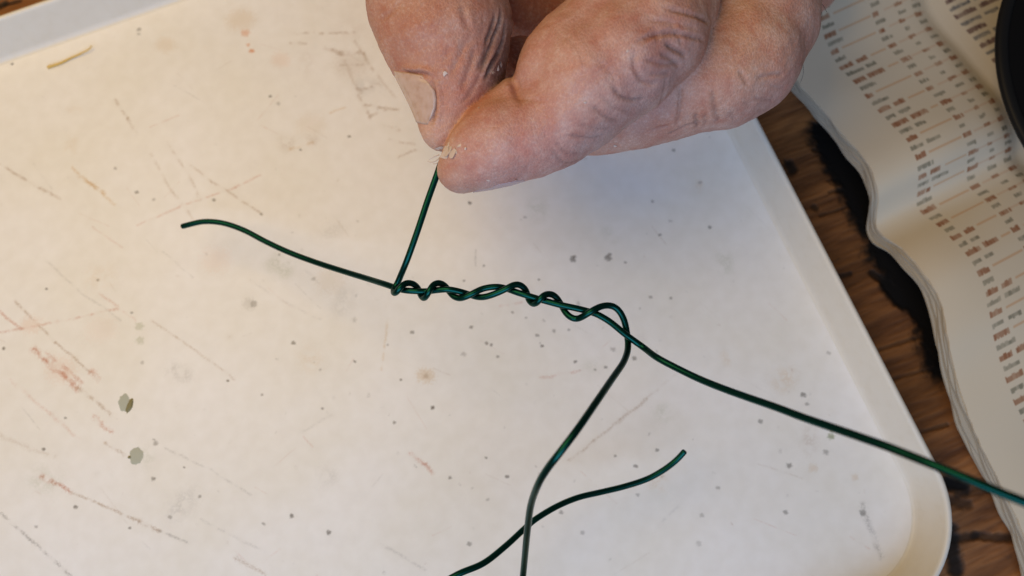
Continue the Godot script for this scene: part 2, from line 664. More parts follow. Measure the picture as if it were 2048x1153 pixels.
func nail_mesh(grid: Array, columns: int, lift: float, thick: float) -> ArrayMesh:
	# a plate that follows the finger: rounded at its free end, let into the skin at its sides and root
	var rows := grid.size() / columns
	var centre := Vector3.ZERO
	for p in grid:
		centre += p
	centre /= grid.size()
	var pts := PackedVector3Array()
	var nu := (columns - 1) * 4 + 1
	var nv := (rows - 1) * 4 + 1
	for layer in 2:
		for j in nv:
			for i in nu:
				var x := float(i) / 4.0
				var y := float(j) / 4.0
				var a := mini(int(x), columns - 2)
				var b := mini(int(y), rows - 2)
				var p: Vector3 = (grid[b * columns + a] as Vector3).lerp(grid[b * columns + a + 1], x - a).lerp((grid[(b + 1) * columns + a] as Vector3).lerp(grid[(b + 1) * columns + a + 1], x - a), y - b)
				var du: Vector3 = grid[b * columns + a + 1] - grid[b * columns + a]
				var dv: Vector3 = grid[(b + 1) * columns + a] - grid[b * columns + a]
				var n := du.cross(dv).normalized()
				if n.dot(p - centre) < 0.0 and absf(n.dot((p - centre).normalized())) > 0.05:
					n = -n
				var s := absf(2.0 * i / (nu - 1) - 1.0)
				var r := float(j) / (nv - 1)
				var edge := lift * (1.0 - pow(s, 6.0) * 0.7) * smoothstep(0.0, 0.16, r) + 0.06 * (1.0 - smoothstep(0.0, 0.12, r))
				edge += (0.035 * sin(i * 2.1) + 0.02 * sin(i * 0.9 + 1.0)) * smoothstep(0.1, 0.4, r)
				pts.append(p + n * (edge - layer * thick))
	var idx := PackedInt32Array()
	var off := nu * nv
	for j in nv - 1:
		for i in nu - 1:
			var a := j * nu + i
			idx.append_array([a, a + 1, a + nu, a + 1, a + nu + 1, a + nu])
			idx.append_array([off + a, off + a + nu, off + a + 1, off + a + 1, off + a + nu, off + a + nu + 1])
	for i in nu - 1:
		var a := (nv - 1) * nu + i
		idx.append_array([a, a + 1, off + a, a + 1, off + a + 1, off + a, i, off + i, i + 1, i + 1, off + i, off + i + 1])
	for j in nv - 1:
		var a := j * nu
		idx.append_array([a, a + nu, off + a, a + nu, off + a + nu, off + a])
		a += nu - 1
		idx.append_array([a, off + a, a + nu, a + nu, off + a, off + a + nu])
	return mesh_of(pts, idx)


func flake_mesh() -> ArrayMesh:
	# thin torn scraps of dried glue and dead skin, each a curled little plate
	rng.seed = 404
	var pts := PackedVector3Array()
	var idx := PackedInt32Array()
	for f in flakes():
		var n: Vector3 = f[1]
		var side := n.cross(Vector3(rng.randf_range(-1, 1), rng.randf_range(-1, 1), rng.randf_range(-1, 1))).normalized()
		var up := n.cross(side)
		var corners := rng.randi_range(6, 9)
		var first := pts.size()
		var size: float = f[2] * 0.5
		var tilt := Vector2(rng.randf_range(-0.22, 0.22), rng.randf_range(-0.22, 0.22))
		for layer in 2:
			pts.append(f[0] + n * (0.13 - layer * 0.05))
			for k in corners:
				var a := TAU * k / corners + rng.randf_range(-0.25, 0.25)
				var r := size * rng.randf_range(0.6, 1.5)
				if layer == 1:
					pts.append(pts[first + 1 + k] - n * 0.05)
				else:
					var x := cos(a) * r
					var y := sin(a) * r * 0.7
					pts.append(f[0] + side * x + up * y + n * (0.08 + x * tilt.x + y * tilt.y + rng.randf_range(-0.05, 0.1)))
		var half := corners + 1
		for k in corners:
			var b := first + 1 + k
			var c := first + 1 + (k + 1) % corners
			idx.append_array([first, b, c, first + half, c + half, b + half, b, b + half, c, c, b + half, c + half])
	return mesh_of(pts, idx)


# ---------------------------------------------------------------- the tray and the paper
func ring_point(k: int, per_corner: int, out_right: float, out_far: float, radius: float) -> Vector2:
	# point k of a rounded rectangle in tray axes (u, v), pushed out from the floor's outline
	var u0 := -250.0 - out_right
	var u1 := out_right
	var v0 := -200.2 - out_far
	var v1 := 0.9 + out_right
	var corner := k / per_corner
	var t := float(k % per_corner) / (per_corner - 1) * PI * 0.5
	match corner:
		0: return Vector2(u1 - radius + radius * cos(t), v1 - radius + radius * sin(t))
		1: return Vector2(u0 + radius - radius * sin(t), v1 - radius + radius * cos(t))
		2: return Vector2(u0 + radius - radius * cos(t), v0 + radius - radius * sin(t))
	return Vector2(u1 - radius + radius * sin(t), v0 + radius - radius * cos(t))


func tray_rings(profile: Array) -> ArrayMesh:
	var per_corner := 20
	var straight := 4 * per_corner
	var pts := PackedVector3Array()
	var uv := PackedVector2Array()
	var idx := PackedInt32Array()
	for p in profile:
		for k in straight:
			var q := ring_point(k, per_corner, p[0], p[1], p[3])
			pts.append(tray_point(q.x, q.y, p[2]))
			uv.append(Vector2((q.x + 250.0) / 250.0, (q.y + 200.2) / 200.2))
	for i in profile.size() - 1:
		for k in straight:
			var a := i * straight + k
			var b := i * straight + (k + 1) % straight
			idx.append_array([a, a + straight, b, b, a + straight, b + straight])
	return mesh_of(pts, idx, uv)


func tray_floor() -> ArrayMesh:
	var per_corner := 20
	var pts := PackedVector3Array([tray_point(-125, -100, 0)])
	var uv := PackedVector2Array([Vector2(0.5, 100.2 / 200.2)])
	var idx := PackedInt32Array()
	for k in 4 * per_corner:
		var q := ring_point(k, per_corner, -0.4, -0.4, 18.6)
		pts.append(tray_point(q.x, q.y, 0.0))
		uv.append(Vector2((q.x + 250.0) / 250.0, (q.y + 200.2) / 200.2))
	for k in 4 * per_corner:
		idx.append_array([0, 1 + k, 1 + (k + 1) % (4 * per_corner)])
	return mesh_of(pts, idx, uv)


func page_mesh(edge: PackedVector3Array, row: Vector3, level: int, depth: float, ripple: FastNoiseLite) -> ArrayMesh:
	# one sheet: its left edge follows the lifted, wavy edge, and it settles towards the fold
	var columns := 34
	var pts := PackedVector3Array()
	var uv := PackedVector2Array()
	var idx := PackedInt32Array()
	var thick := 0.52
	for layer in 2:
		var run := 0.0
		for j in edge.size():
			if j:
				run += edge[j].distance_to(edge[j - 1])
			for i in columns + 1:
				var t := depth * pow(float(i) / columns, 1.25)
				var e := edge[j]
				var slip := 0.0
				slip = ripple.get_noise_2d(run * 2.2, 7.0) * 0.3 * exp(-t / 3.0)
				if level:
					slip = ripple.get_noise_2d(run * 0.5, level * 40.0) * 0.9 - 0.12 * level
				var lift := e.y - (TABLE_Y + 4.2)
				var y := TABLE_Y + 4.2 + lift * exp(-t * t / 1900.0) + 1.1 * sin(run * 0.11 + 0.6) * smoothstep(4.0, 24.0, t) * exp(-t / 60.0)
				y -= 2.2 * exp(-pow((t - 44.0) / 2.7, 2.0))
				y -= level * 0.6 + layer * thick
				pts.append(Vector3(e.x, y, e.z) + row * (t + slip))
				uv.append(Vector2(t / 78.0, clampf(run / 230.0, 0.0, 1.0)))
	var rows := edge.size()
	var w := columns + 1
	var off := rows * w
	for j in rows - 1:
		for i in columns:
			var a := j * w + i
			idx.append_array([a, a + 1, a + w, a + 1, a + w + 1, a + w])
			idx.append_array([off + a, off + a + w, off + a + 1, off + a + 1, off + a + w, off + a + w + 1])
		var e := j * w
		# the cut edge on its own vertices, so that it stays crisp
		var base := pts.size()
		pts.append_array([pts[e], pts[e + w], pts[off + e], pts[off + e + w]])
		uv.append_array([Vector2(0.01, 0.01), Vector2(0.01, 0.01), Vector2(0.01, 0.01), Vector2(0.01, 0.01)])
		idx.append_array([base, base + 1, base + 2, base + 1, base + 3, base + 2])
	return mesh_of(pts, idx, uv)


func blob(centre: Vector3, w: float, h: float, tall: float, turn: float, s: int) -> ArrayMesh:
	var n := noise(FastNoiseLite.TYPE_SIMPLEX, 0.6, 2, s)
	var pts := PackedVector3Array([centre + Vector3(0, tall, 0)])
	var idx := PackedInt32Array()
	for r in 5:
		for k in 28:
			var a := TAU * k / 28
			var q := float(r + 1) / 5.0
			var wob := 1.0 + 0.16 * n.get_noise_2d(cos(a) * 2.0, sin(a) * 2.0)
			var x := cos(a) * w * q * wob
			var z := sin(a) * h * q * wob
			pts.append(centre + Vector3(x * cos(turn) - z * sin(turn), tall * (1.0 - pow(q, 3.0)) + 0.12 * tall * n.get_noise_2d(x * 4.0, z * 4.0) * (1.0 - q) - 0.02 * float(r == 4), x * sin(turn) + z * cos(turn)))
	for k in 28:
		idx.append_array([0, 1 + k, 1 + (k + 1) % 28])
	for r in 4:
		for k in 28:
			var a := 1 + r * 28 + k
			var b := 1 + r * 28 + (k + 1) % 28
			idx.append_array([a, a + 28, b, b, a + 28, b + 28])
	return mesh_of(pts, idx)


# ---------------------------------------------------------------- the scene
func _ready() -> void:
	# camera
	var cam := Camera3D.new()
	cam.name = "camera"
	cam.position = Vector3(0, 178, 0) * MM
	cam.rotation_degrees = Vector3(-77.5, 0, 0)
	cam.near = 0.01
	cam.far = 20.0
	var lens := CameraAttributesPhysical.new()
	lens.frustum_focal_length = 31.015
	lens.frustum_focus_distance = 0.147
	lens.frustum_near = 0.01
	lens.frustum_far = 20.0
	lens.exposure_aperture = 15.0
	cam.attributes = lens
	cam.fov = 42.3
	add_child(cam)
	cam.current = true
	# dim room, no sky: what light there is comes from a warm lamp beyond the hand and a window on the near side
	var world := WorldEnvironment.new()
	world.name = "environment"
	var e := Environment.new()
	e.background_mode = Environment.BG_COLOR
	e.background_color = lin(0.10, 0.097, 0.093)
	e.tonemap_mode = Environment.TONE_MAPPER_LINEAR
	e.tonemap_exposure = 1.0
	e.sdfgi_enabled = true
	e.ssao_enabled = true
	e.ssil_enabled = true
	world.environment = e
	add_child(world)
	area("lamp_light", Vector3(-165, 275, -95), Vector3(-60, 0, -80), Vector2(0.24, 0.24), lin(1.0, 0.68, 0.26), 0.060)
	area("window_light", Vector3(-50, 340, 340), Vector3(-20, 0, -20), Vector2(0.5, 0.35), lin(0.48, 0.66, 1.0), 0.225)

	build_table()
	build_tray()
	build_booklet()
	build_pot()
	build_hand()
	build_wires()
	build_bits()


func area(called: String, at: Vector3, aim: Vector3, size: Vector2, c: Color, energy: float) -> void:
	var l := AreaLight3D.new()
	l.name = called
	l.area_size = size
	l.light_color = c
	l.light_energy = energy
	l.area_range = 5.0
	l.shadow_enabled = true
	add_child(l)
	l.look_at_from_position(at * MM, aim * MM, Vector3.UP)


func build_table() -> void:
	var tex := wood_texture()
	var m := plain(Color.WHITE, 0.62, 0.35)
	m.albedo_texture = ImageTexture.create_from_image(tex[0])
	m.heightmap_enabled = true
	m.heightmap_texture = ImageTexture.create_from_image(tex[1])
	m.heightmap_scale = 0.09
	var pts := PackedVector3Array()
	var uv := PackedVector2Array()
	var idx := PackedInt32Array()
	for c in [[-560.0, -520.0], [360.0, -520.0], [360.0, 260.0], [-560.0, 260.0]]:
		pts.append(tray_point(c[0], c[1], TABLE_Y))
		uv.append(Vector2((c[0] + 330.0) / 450.0, (c[1] + 290.0) / 360.0))
	for k in 4:
		pts.append(pts[k] - Vector3(0, 30, 0))
		uv.append(uv[k])
	idx.append_array([0, 1, 2, 0, 2, 3])
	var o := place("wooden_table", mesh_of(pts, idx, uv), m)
	o.set_meta("kind", "structure")
	tag(o, "brown weathered wooden table top with dark cracks under the tray", "table")


func build_tray() -> void:
	var m := plain(Color.WHITE, 0.42, 0.5)
	m.albedo_texture = ImageTexture.create_from_image(tray_texture())
	var n := noise(FastNoiseLite.TYPE_SIMPLEX_SMOOTH, 0.02, 4, 41)
	m.heightmap_enabled = true
	m.heightmap_texture = noise_tex(n, 512)
	m.heightmap_scale = 0.004
	var t := root_of("plastic_tray")
	tag(t, "scratched white plastic tray with a low raised rim, on the wooden table", "tray")
	place("tray_floor", tray_floor(), m, t)
	var p := plain(lin(0.70, 0.66, 0.575), 0.42, 0.5)
	var dirty := noise(FastNoiseLite.TYPE_SIMPLEX_SMOOTH, 0.02, 4, 43)
	var ramp := Gradient.new()
	ramp.offsets = PackedFloat32Array([0.0, 0.35, 1.0])
	ramp.colors = PackedColorArray([Color(0.97, 0.96, 0.94), Color(0.99, 0.985, 0.98), Color(1, 1, 1)])
	p.albedo_texture = noise_tex(dirty, 512, ramp)
	p.uv1_triplanar = true
	p.uv1_scale = Vector3.ONE * 22.0
	# floor edge, small fillet, sloping wall, rolled lip, outer wall
	place("tray_rim", tray_rings([[-0.4, -0.4, 0.0, 18.6], [0.0, 0.0, 0.08, 19], [0.35, 0.5, 0.4, 19.2], [0.8, 1.3, 1.4, 19.7], [2.4, 4.4, 8.6, 21.8], [2.6, 4.7, 9.2, 22.1], [3.1, 5.2, 9.5, 22.7], [3.7, 5.8, 9.3, 23.3], [4.0, 6.1, 8.7, 23.6], [3.5, 5.5, 7.5, 23.0], [1.8, 2.6, 1.0, 20.8], [1.5, 2.1, -2.2, 20.4]]), p, t)
	place("tray_underside", tray_rings([[1.5, 2.1, -2.2, 20.4], [-60, -60, -2.2, 8.0]]), p, t)


func build_booklet() -> void:
	var edge := smoothed(spline(page_edge(), 2.0), 2)
	var row := Vector3(0.8964, 0, -0.4432)
	var b := root_of("printed_booklet")
	tag(b, "open printed booklet with a wavy lifted edge, right of the tray", "booklet")
	var paper := plain(lin(0.44, 0.385, 0.295), 0.85, 0.25)
	var top := plain(Color.WHITE, 0.7, 0.35)
	top.albedo_color = lin(0.90, 0.84, 0.75)
	top.albedo_texture = ImageTexture.create_from_image(print_texture())
	var ripple := noise(FastNoiseLite.TYPE_SIMPLEX_SMOOTH, 0.12, 2, 61)
	var o := place("printed_page", page_mesh(edge, row, 0, 78.0, ripple), top, b)
	o.set_meta("label", "top page with rows of blurred red and grey figures")
	for k in range(1, 7):
		place("page", page_mesh(edge, row, k, 78.0, ripple), paper, b)


func build_pot() -> void:
	var p := root_of("black_pot")
	tag(p, "black round pot with a thin grey rim, standing on the booklet", "pot")
	var c := Vector3(162.2, 0, -86.7)
	var black := plain(lin(0.004, 0.004, 0.0045), 0.6, 0.2)
	var rim := plain(lin(0.007, 0.007, 0.0075), 0.5, 0.3)
	place("pot_body", lathe([Vector2(0.1, 4.0), Vector2(33, 4.0), Vector2(35, 4.8), Vector2(42, 12), Vector2(47.6, 19.4), Vector2(46.0, 19.6), Vector2(33, 21.0), Vector2(17, 21.8), Vector2(0.1, 22)], c), black, p)
	place("pot_rim", lathe([Vector2(47.4, 17.9), Vector2(48.6, 18.4), Vector2(49.0, 19.4), Vector2(48.5, 20.2), Vector2(47.4, 20.4), Vector2(46.4, 20.0), Vector2(46.0, 19.2)], c), rim, p)


func build_hand() -> void:
	var h := root_of("hand")
	tag(h, "weathered hand pinching the upright wire between thumb and forefinger", "hand")
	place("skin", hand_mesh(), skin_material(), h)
	var nail := plain(lin(0.59, 0.405, 0.325), 0.27, 0.5)
	nail.subsurf_scatter_enabled = true
	nail.subsurf_scatter_strength = 0.05
	var grain := noise(FastNoiseLite.TYPE_SIMPLEX_SMOOTH, 0.02, 4, 71)
	var ramp := Gradient.new()
	ramp.offsets = PackedFloat32Array([0.0, 0.3, 0.6, 1.0])
	ramp.colors = PackedColorArray([Color(0.80, 0.72, 0.62), Color(0.93, 0.90, 0.86), Color(0.97, 0.96, 0.94), Color(1, 1, 1)])
	nail.albedo_texture = noise_tex(grain, 256, ramp)
	nail.uv1_triplanar = true
	nail.uv1_scale = Vector3(1, 1, 1) * 90.0
	var o := place("thumb_nail", nail_mesh(thumb_nail(), 7, 0.27, 0.5), nail, h)
	o.set_meta("label", "dull ridged thumb nail seen from its side")
	var pale := plain(lin(0.43, 0.295, 0.285), 0.26, 0.5)
	o = place("finger_nail", nail_mesh(finger_nail(), 7, 0.2, 0.5), pale, h)
	o.set_meta("label", "pinkish forefinger nail seen edge on")
	var glue := plain(lin(0.60, 0.475, 0.40), 0.45, 0.5)
	o = place("dried_glue", flake_mesh(), glue, h)
	o.set_meta("kind", "stuff")
	o.set_meta("label", "whitish scraps of dried glue on the fingertips")
	for t in glue_threads():
		place("glue_thread", tube(spline(t, 0.25), 0.13, 0.05, 6), glue, h)
	var hair := plain(lin(0.03, 0.022, 0.018), 0.5, 0.4)
	for t in hairs():
		place("hair", tube(spline(t, 0.3), 0.06, 0.03, 6), hair, h)


func build_wires() -> void:
	var green := plain(lin(0.0055, 0.052, 0.041), 0.32, 0.4)
	green.metallic = 1.0
	var w := place("green_wire", tube(smoothed(spline(wire_a(), 0.4), 3), 0.64, 0.64, 16), green)
	tag(w, "dark green wire with free left end, coiling round the other and curving to the bottom", "wire", "twisted green wires")
	w = place("green_wire", tube(smoothed(spline(wire_b(), 0.4), 3), 0.64, 0.64, 16), green)
	tag(w, "dark green wire held by the fingers, running off past the booklet", "wire", "twisted green wires")


func build_bits() -> void:
	var grey := plain(lin(0.42, 0.425, 0.335), 0.5, 0.4)
	var olive := plain(lin(0.22, 0.19, 0.085), 0.5, 0.4)
	var s := root_of("paint_spot")
	tag(s, "grey green dried spot with an olive brown edge, upper of two on tray", "spot", "dried spots on the tray")
	place("spot_film", blob(Vector3(-91.46, 0, -11.65) + Vector3(-0.25, 0, 0), 1.5, 2.3, 0.08, -0.25, 3), grey, s)
	place("spot_crust", blob(Vector3(-91.46, 0, -11.65) + Vector3(1.0, 0.02, 0.7), 0.7, 1.8, 0.3, 0.25, 4), olive, s)
	s = root_of("paint_spot")
	tag(s, "plain grey green dried spot, lower of two on tray", "spot", "dried spots on the tray")
	place("spot_film", blob(Vector3(-87.63, 0, 0.7), 1.7, 2.2, 0.08, -0.1, 8), grey, s)
	place("spot_crust", blob(Vector3(-87.63, 0, 0.7) + Vector3(-1.6, 0.02, 0.25), 0.4, 0.35, 0.2, 0.0, 9), olive, s)
	var straw := plain(lin(0.64, 0.43, 0.12), 0.6, 0.4)
	var o := place("straw_splinter", tube(spline(straw_line(), 0.4), 0.4, 0.13, 8), straw)
	tag(o, "ochre splinter lying at the foot of the tray's far rim", "splinter")


# ---------------------------------------------------------------- measured shapes, in millimetres
func wire_a() -> Array:
	return [
		Vector3(-76.96, 11.25, -51.74), Vector3(-74.99, 11.83, -52.05), Vector3(-72.1, 12.43, -52.46), Vector3(-69, 12.91, -52.31), Vector3(-65.68, 13.26, -51.6), Vector3(-61.28, 13.9, -49.84),
		Vector3(-56.2, 14.82, -47.07), Vector3(-50.47, 16.23, -44.21), Vector3(-44.18, 18.19, -41.5), Vector3(-37.17, 21.65, -38.59), Vector3(-30.26, 26.12, -35.66), Vector3(-25.91, 29.77, -33.65),
		Vector3(-21.98, 32.1, -31.96), Vector3(-19.03, 32.69, -31.57), Vector3(-17.16, 32.47, -31.58), Vector3(-14.54, 33.35, -31.68), Vector3(-12.6, 33.94, -31.65), Vector3(-10.42, 33.56, -31.31),
		Vector3(-8.25, 32.83, -30.76), Vector3(-6.97, 33.08, -30.32), Vector3(-5.36, 33.87, -30.15), Vector3(-3.15, 34.9, -30.64), Vector3(-0.96, 35.6, -31.51), Vector3(0.13, 35.48, -32.14),
		Vector3(1.28, 35.18, -32.37), Vector3(2.32, 34.51, -31.91), Vector3(2.96, 33.77, -30.98), Vector3(3.35, 34.1, -29.44), Vector3(4.17, 34.83, -28.52), Vector3(4.97, 35.91, -28.69),
		Vector3(5.66, 36.58, -29.43), Vector3(6.61, 36.16, -30.18), Vector3(7.66, 35.63, -30.33), Vector3(8.68, 34.98, -29.83), Vector3(9.65, 34.24, -28.55), Vector3(10.45, 34.83, -26.85),
		Vector3(11.54, 35.4, -25.71), Vector3(12.6, 35.53, -25.44), Vector3(13.73, 36.63, -25.74), Vector3(15.02, 37.64, -26.42), Vector3(16.59, 37.39, -27.33), Vector3(18.2, 36.86, -27.84),
		Vector3(19.63, 36.46, -27.73), Vector3(20.88, 36.06, -26.78), Vector3(21.81, 35.62, -24.98), Vector3(22.36, 35.03, -22.28), Vector3(22.39, 35.43, -20.36), Vector3(21.99, 36.49, -18.69),
		Vector3(20.71, 39.26, -16.38), Vector3(17.67, 44.57, -12.62), Vector3(14.66, 49.89, -8.89), Vector3(10.72, 54.92, -3.87), Vector3(7.65, 55.08, 0.01), Vector3(5.81, 52.49, 2.49),
		Vector3(4.45, 48.85, 5.01), Vector3(3.34, 41.86, 8.86), Vector3(2.85, 34.63, 13.75), Vector3(2.17, 22.17, 23.71), Vector3(1.21, 16.88, 33.73), Vector3(-2.45, 12.75, 43.14),
		Vector3(-9.59, 12.08, 46.13), Vector3(-16.51, 15.14, 41.59), Vector3(-18.65, 20.1, 33.05), Vector3(-16.15, 23.51, 26.9), Vector3(-11, 24.32, 23.29), Vector3(-5.72, 22.71, 21.3),
		Vector3(-1.41, 20.28, 18.4), Vector3(2.26, 17.86, 15.46), Vector3(4.75, 17.28, 13.44), Vector3(9.35, 15.26, 10.99), Vector3(14.04, 13.6, 9.26), Vector3(19.11, 12.3, 8.2),
		Vector3(24.2, 11.52, 7.09), Vector3(29.27, 11.35, 5.52), Vector3(32.84, 11.78, 3.62), Vector3(35.55, 12.22, 1.61), Vector3(37.28, 13.16, -0.3),
	]


func wire_b() -> Array:
	return [
		Vector3(-3.93, 40.2, -71.44), Vector3(-7.9, 39.92, -65.59), Vector3(-11.7, 41.11, -59.4), Vector3(-13.65, 41.52, -55.68), Vector3(-14.75, 40.69, -52.89), Vector3(-16.56, 39.16, -48.29),
		Vector3(-18.58, 37.41, -42.7), Vector3(-20.69, 35.25, -37.58), Vector3(-22.43, 32.28, -34.79), Vector3(-23.17, 31.31, -33.47), Vector3(-23.77, 31.33, -32.35), Vector3(-23.7, 32.12, -31.33),
		Vector3(-22.99, 33.25, -31.22), Vector3(-22.18, 34, -31.96), Vector3(-21.32, 33.58, -32.89), Vector3(-20.56, 33.01, -33.18), Vector3(-19.6, 32.26, -33.03), Vector3(-18.81, 31.53, -32.18),
		Vector3(-18.28, 31.9, -30.86), Vector3(-17.61, 32.61, -30.13), Vector3(-16.93, 33.65, -30.43), Vector3(-16.31, 34.41, -31.29), Vector3(-15.5, 33.98, -32.67), Vector3(-14.56, 33.46, -33.08),
		Vector3(-13.51, 32.67, -32.77), Vector3(-12.68, 32.23, -31.77), Vector3(-11.73, 32.66, -30.57), Vector3(-10.42, 33.27, -29.99), Vector3(-8.95, 34.17, -30.19), Vector3(-7.53, 34.55, -30.81),
		Vector3(-5.98, 34.32, -31.63), Vector3(-4.42, 34.31, -31.99), Vector3(-2.69, 34.36, -32.07), Vector3(-0.97, 34.02, -31.76), Vector3(0.91, 34.6, -30.93), Vector3(2.93, 35.03, -30.2),
		Vector3(5.57, 35.01, -29.38), Vector3(7.72, 35.38, -28.7), Vector3(9.7, 35.7, -28.1), Vector3(12.3, 35.93, -27.49), Vector3(14.75, 35.91, -26.87), Vector3(16.52, 36.39, -26.15),
		Vector3(18.92, 36.49, -24.67), Vector3(21.81, 36.65, -22.18), Vector3(25.16, 36.41, -19.73), Vector3(26.96, 39.5, -17.47), Vector3(29.87, 41.59, -15.37), Vector3(33.56, 44.63, -12.88),
		Vector3(36.88, 48.26, -10.8), Vector3(39.93, 51.96, -9), Vector3(42.88, 55.68, -7.28), Vector3(45.62, 59.38, -5.51), Vector3(48.01, 63.14, -3.99), Vector3(50.55, 66.89, -2.42),
		Vector3(52.96, 70.15, -0.96), Vector3(54.89, 72.44, 0.28), Vector3(56.79, 74.72, 1.53), Vector3(59.59, 76.92, 3.16), Vector3(62.69, 78.59, 4.85), Vector3(65.71, 79.8, 6.33),
		Vector3(73.4, 80.56, 9.82), Vector3(84.96, 80.52, 14.66),
	]


func page_edge() -> Array:
	return [
		Vector3(63.36, 2.7, -125.65), Vector3(65.38, 2.7, -116.7), Vector3(68.49, 2.7, -109.08), Vector3(70.87, 2.7, -102.88), Vector3(71.29, 3.2, -99.03), Vector3(72.16, 3.7, -94.53),
		Vector3(74.42, 4.7, -89.56), Vector3(76.94, 5.7, -85.5), Vector3(79.87, 6.7, -79.77), Vector3(83.63, 8.7, -71.91), Vector3(85.52, 9.7, -68.91), Vector3(86.68, 10.2, -63.88),
		Vector3(87.68, 9.2, -60.98), Vector3(89, 5.7, -58.66), Vector3(89.6, 2.9, -56.25), Vector3(89.55, 2.3, -54.26), Vector3(90.96, 3.3, -51.41), Vector3(92.41, 4.7, -49.86),
		Vector3(93.64, 7.2, -46.56), Vector3(95.28, 9.2, -42.39), Vector3(96.76, 10.2, -38.92), Vector3(99.01, 10.2, -32.91), Vector3(99.46, 9.7, -25.12), Vector3(100.83, 8.2, -20.16),
		Vector3(102.03, 7.2, -15.25), Vector3(104.43, 6.2, -6.52), Vector3(108.06, 5.2, 2.11), Vector3(111.8, 4.7, 11.27), Vector3(114.02, 4.2, 17.41), Vector3(115.9, 3.9, 26.18),
		Vector3(116.96, 3.7, 34.45),
	]


func straw_line() -> Array:
	return [
		Vector3(-121.46, 0.3, -98.52), Vector3(-119.84, 0.3, -99.09), Vector3(-118.1, 0.3, -99.81), Vector3(-115.85, 0.4, -101.05), Vector3(-113.26, 0.6, -102.23), Vector3(-110.89, 0.9, -103.51),
		Vector3(-110.35, 1.1, -104.26),
	]


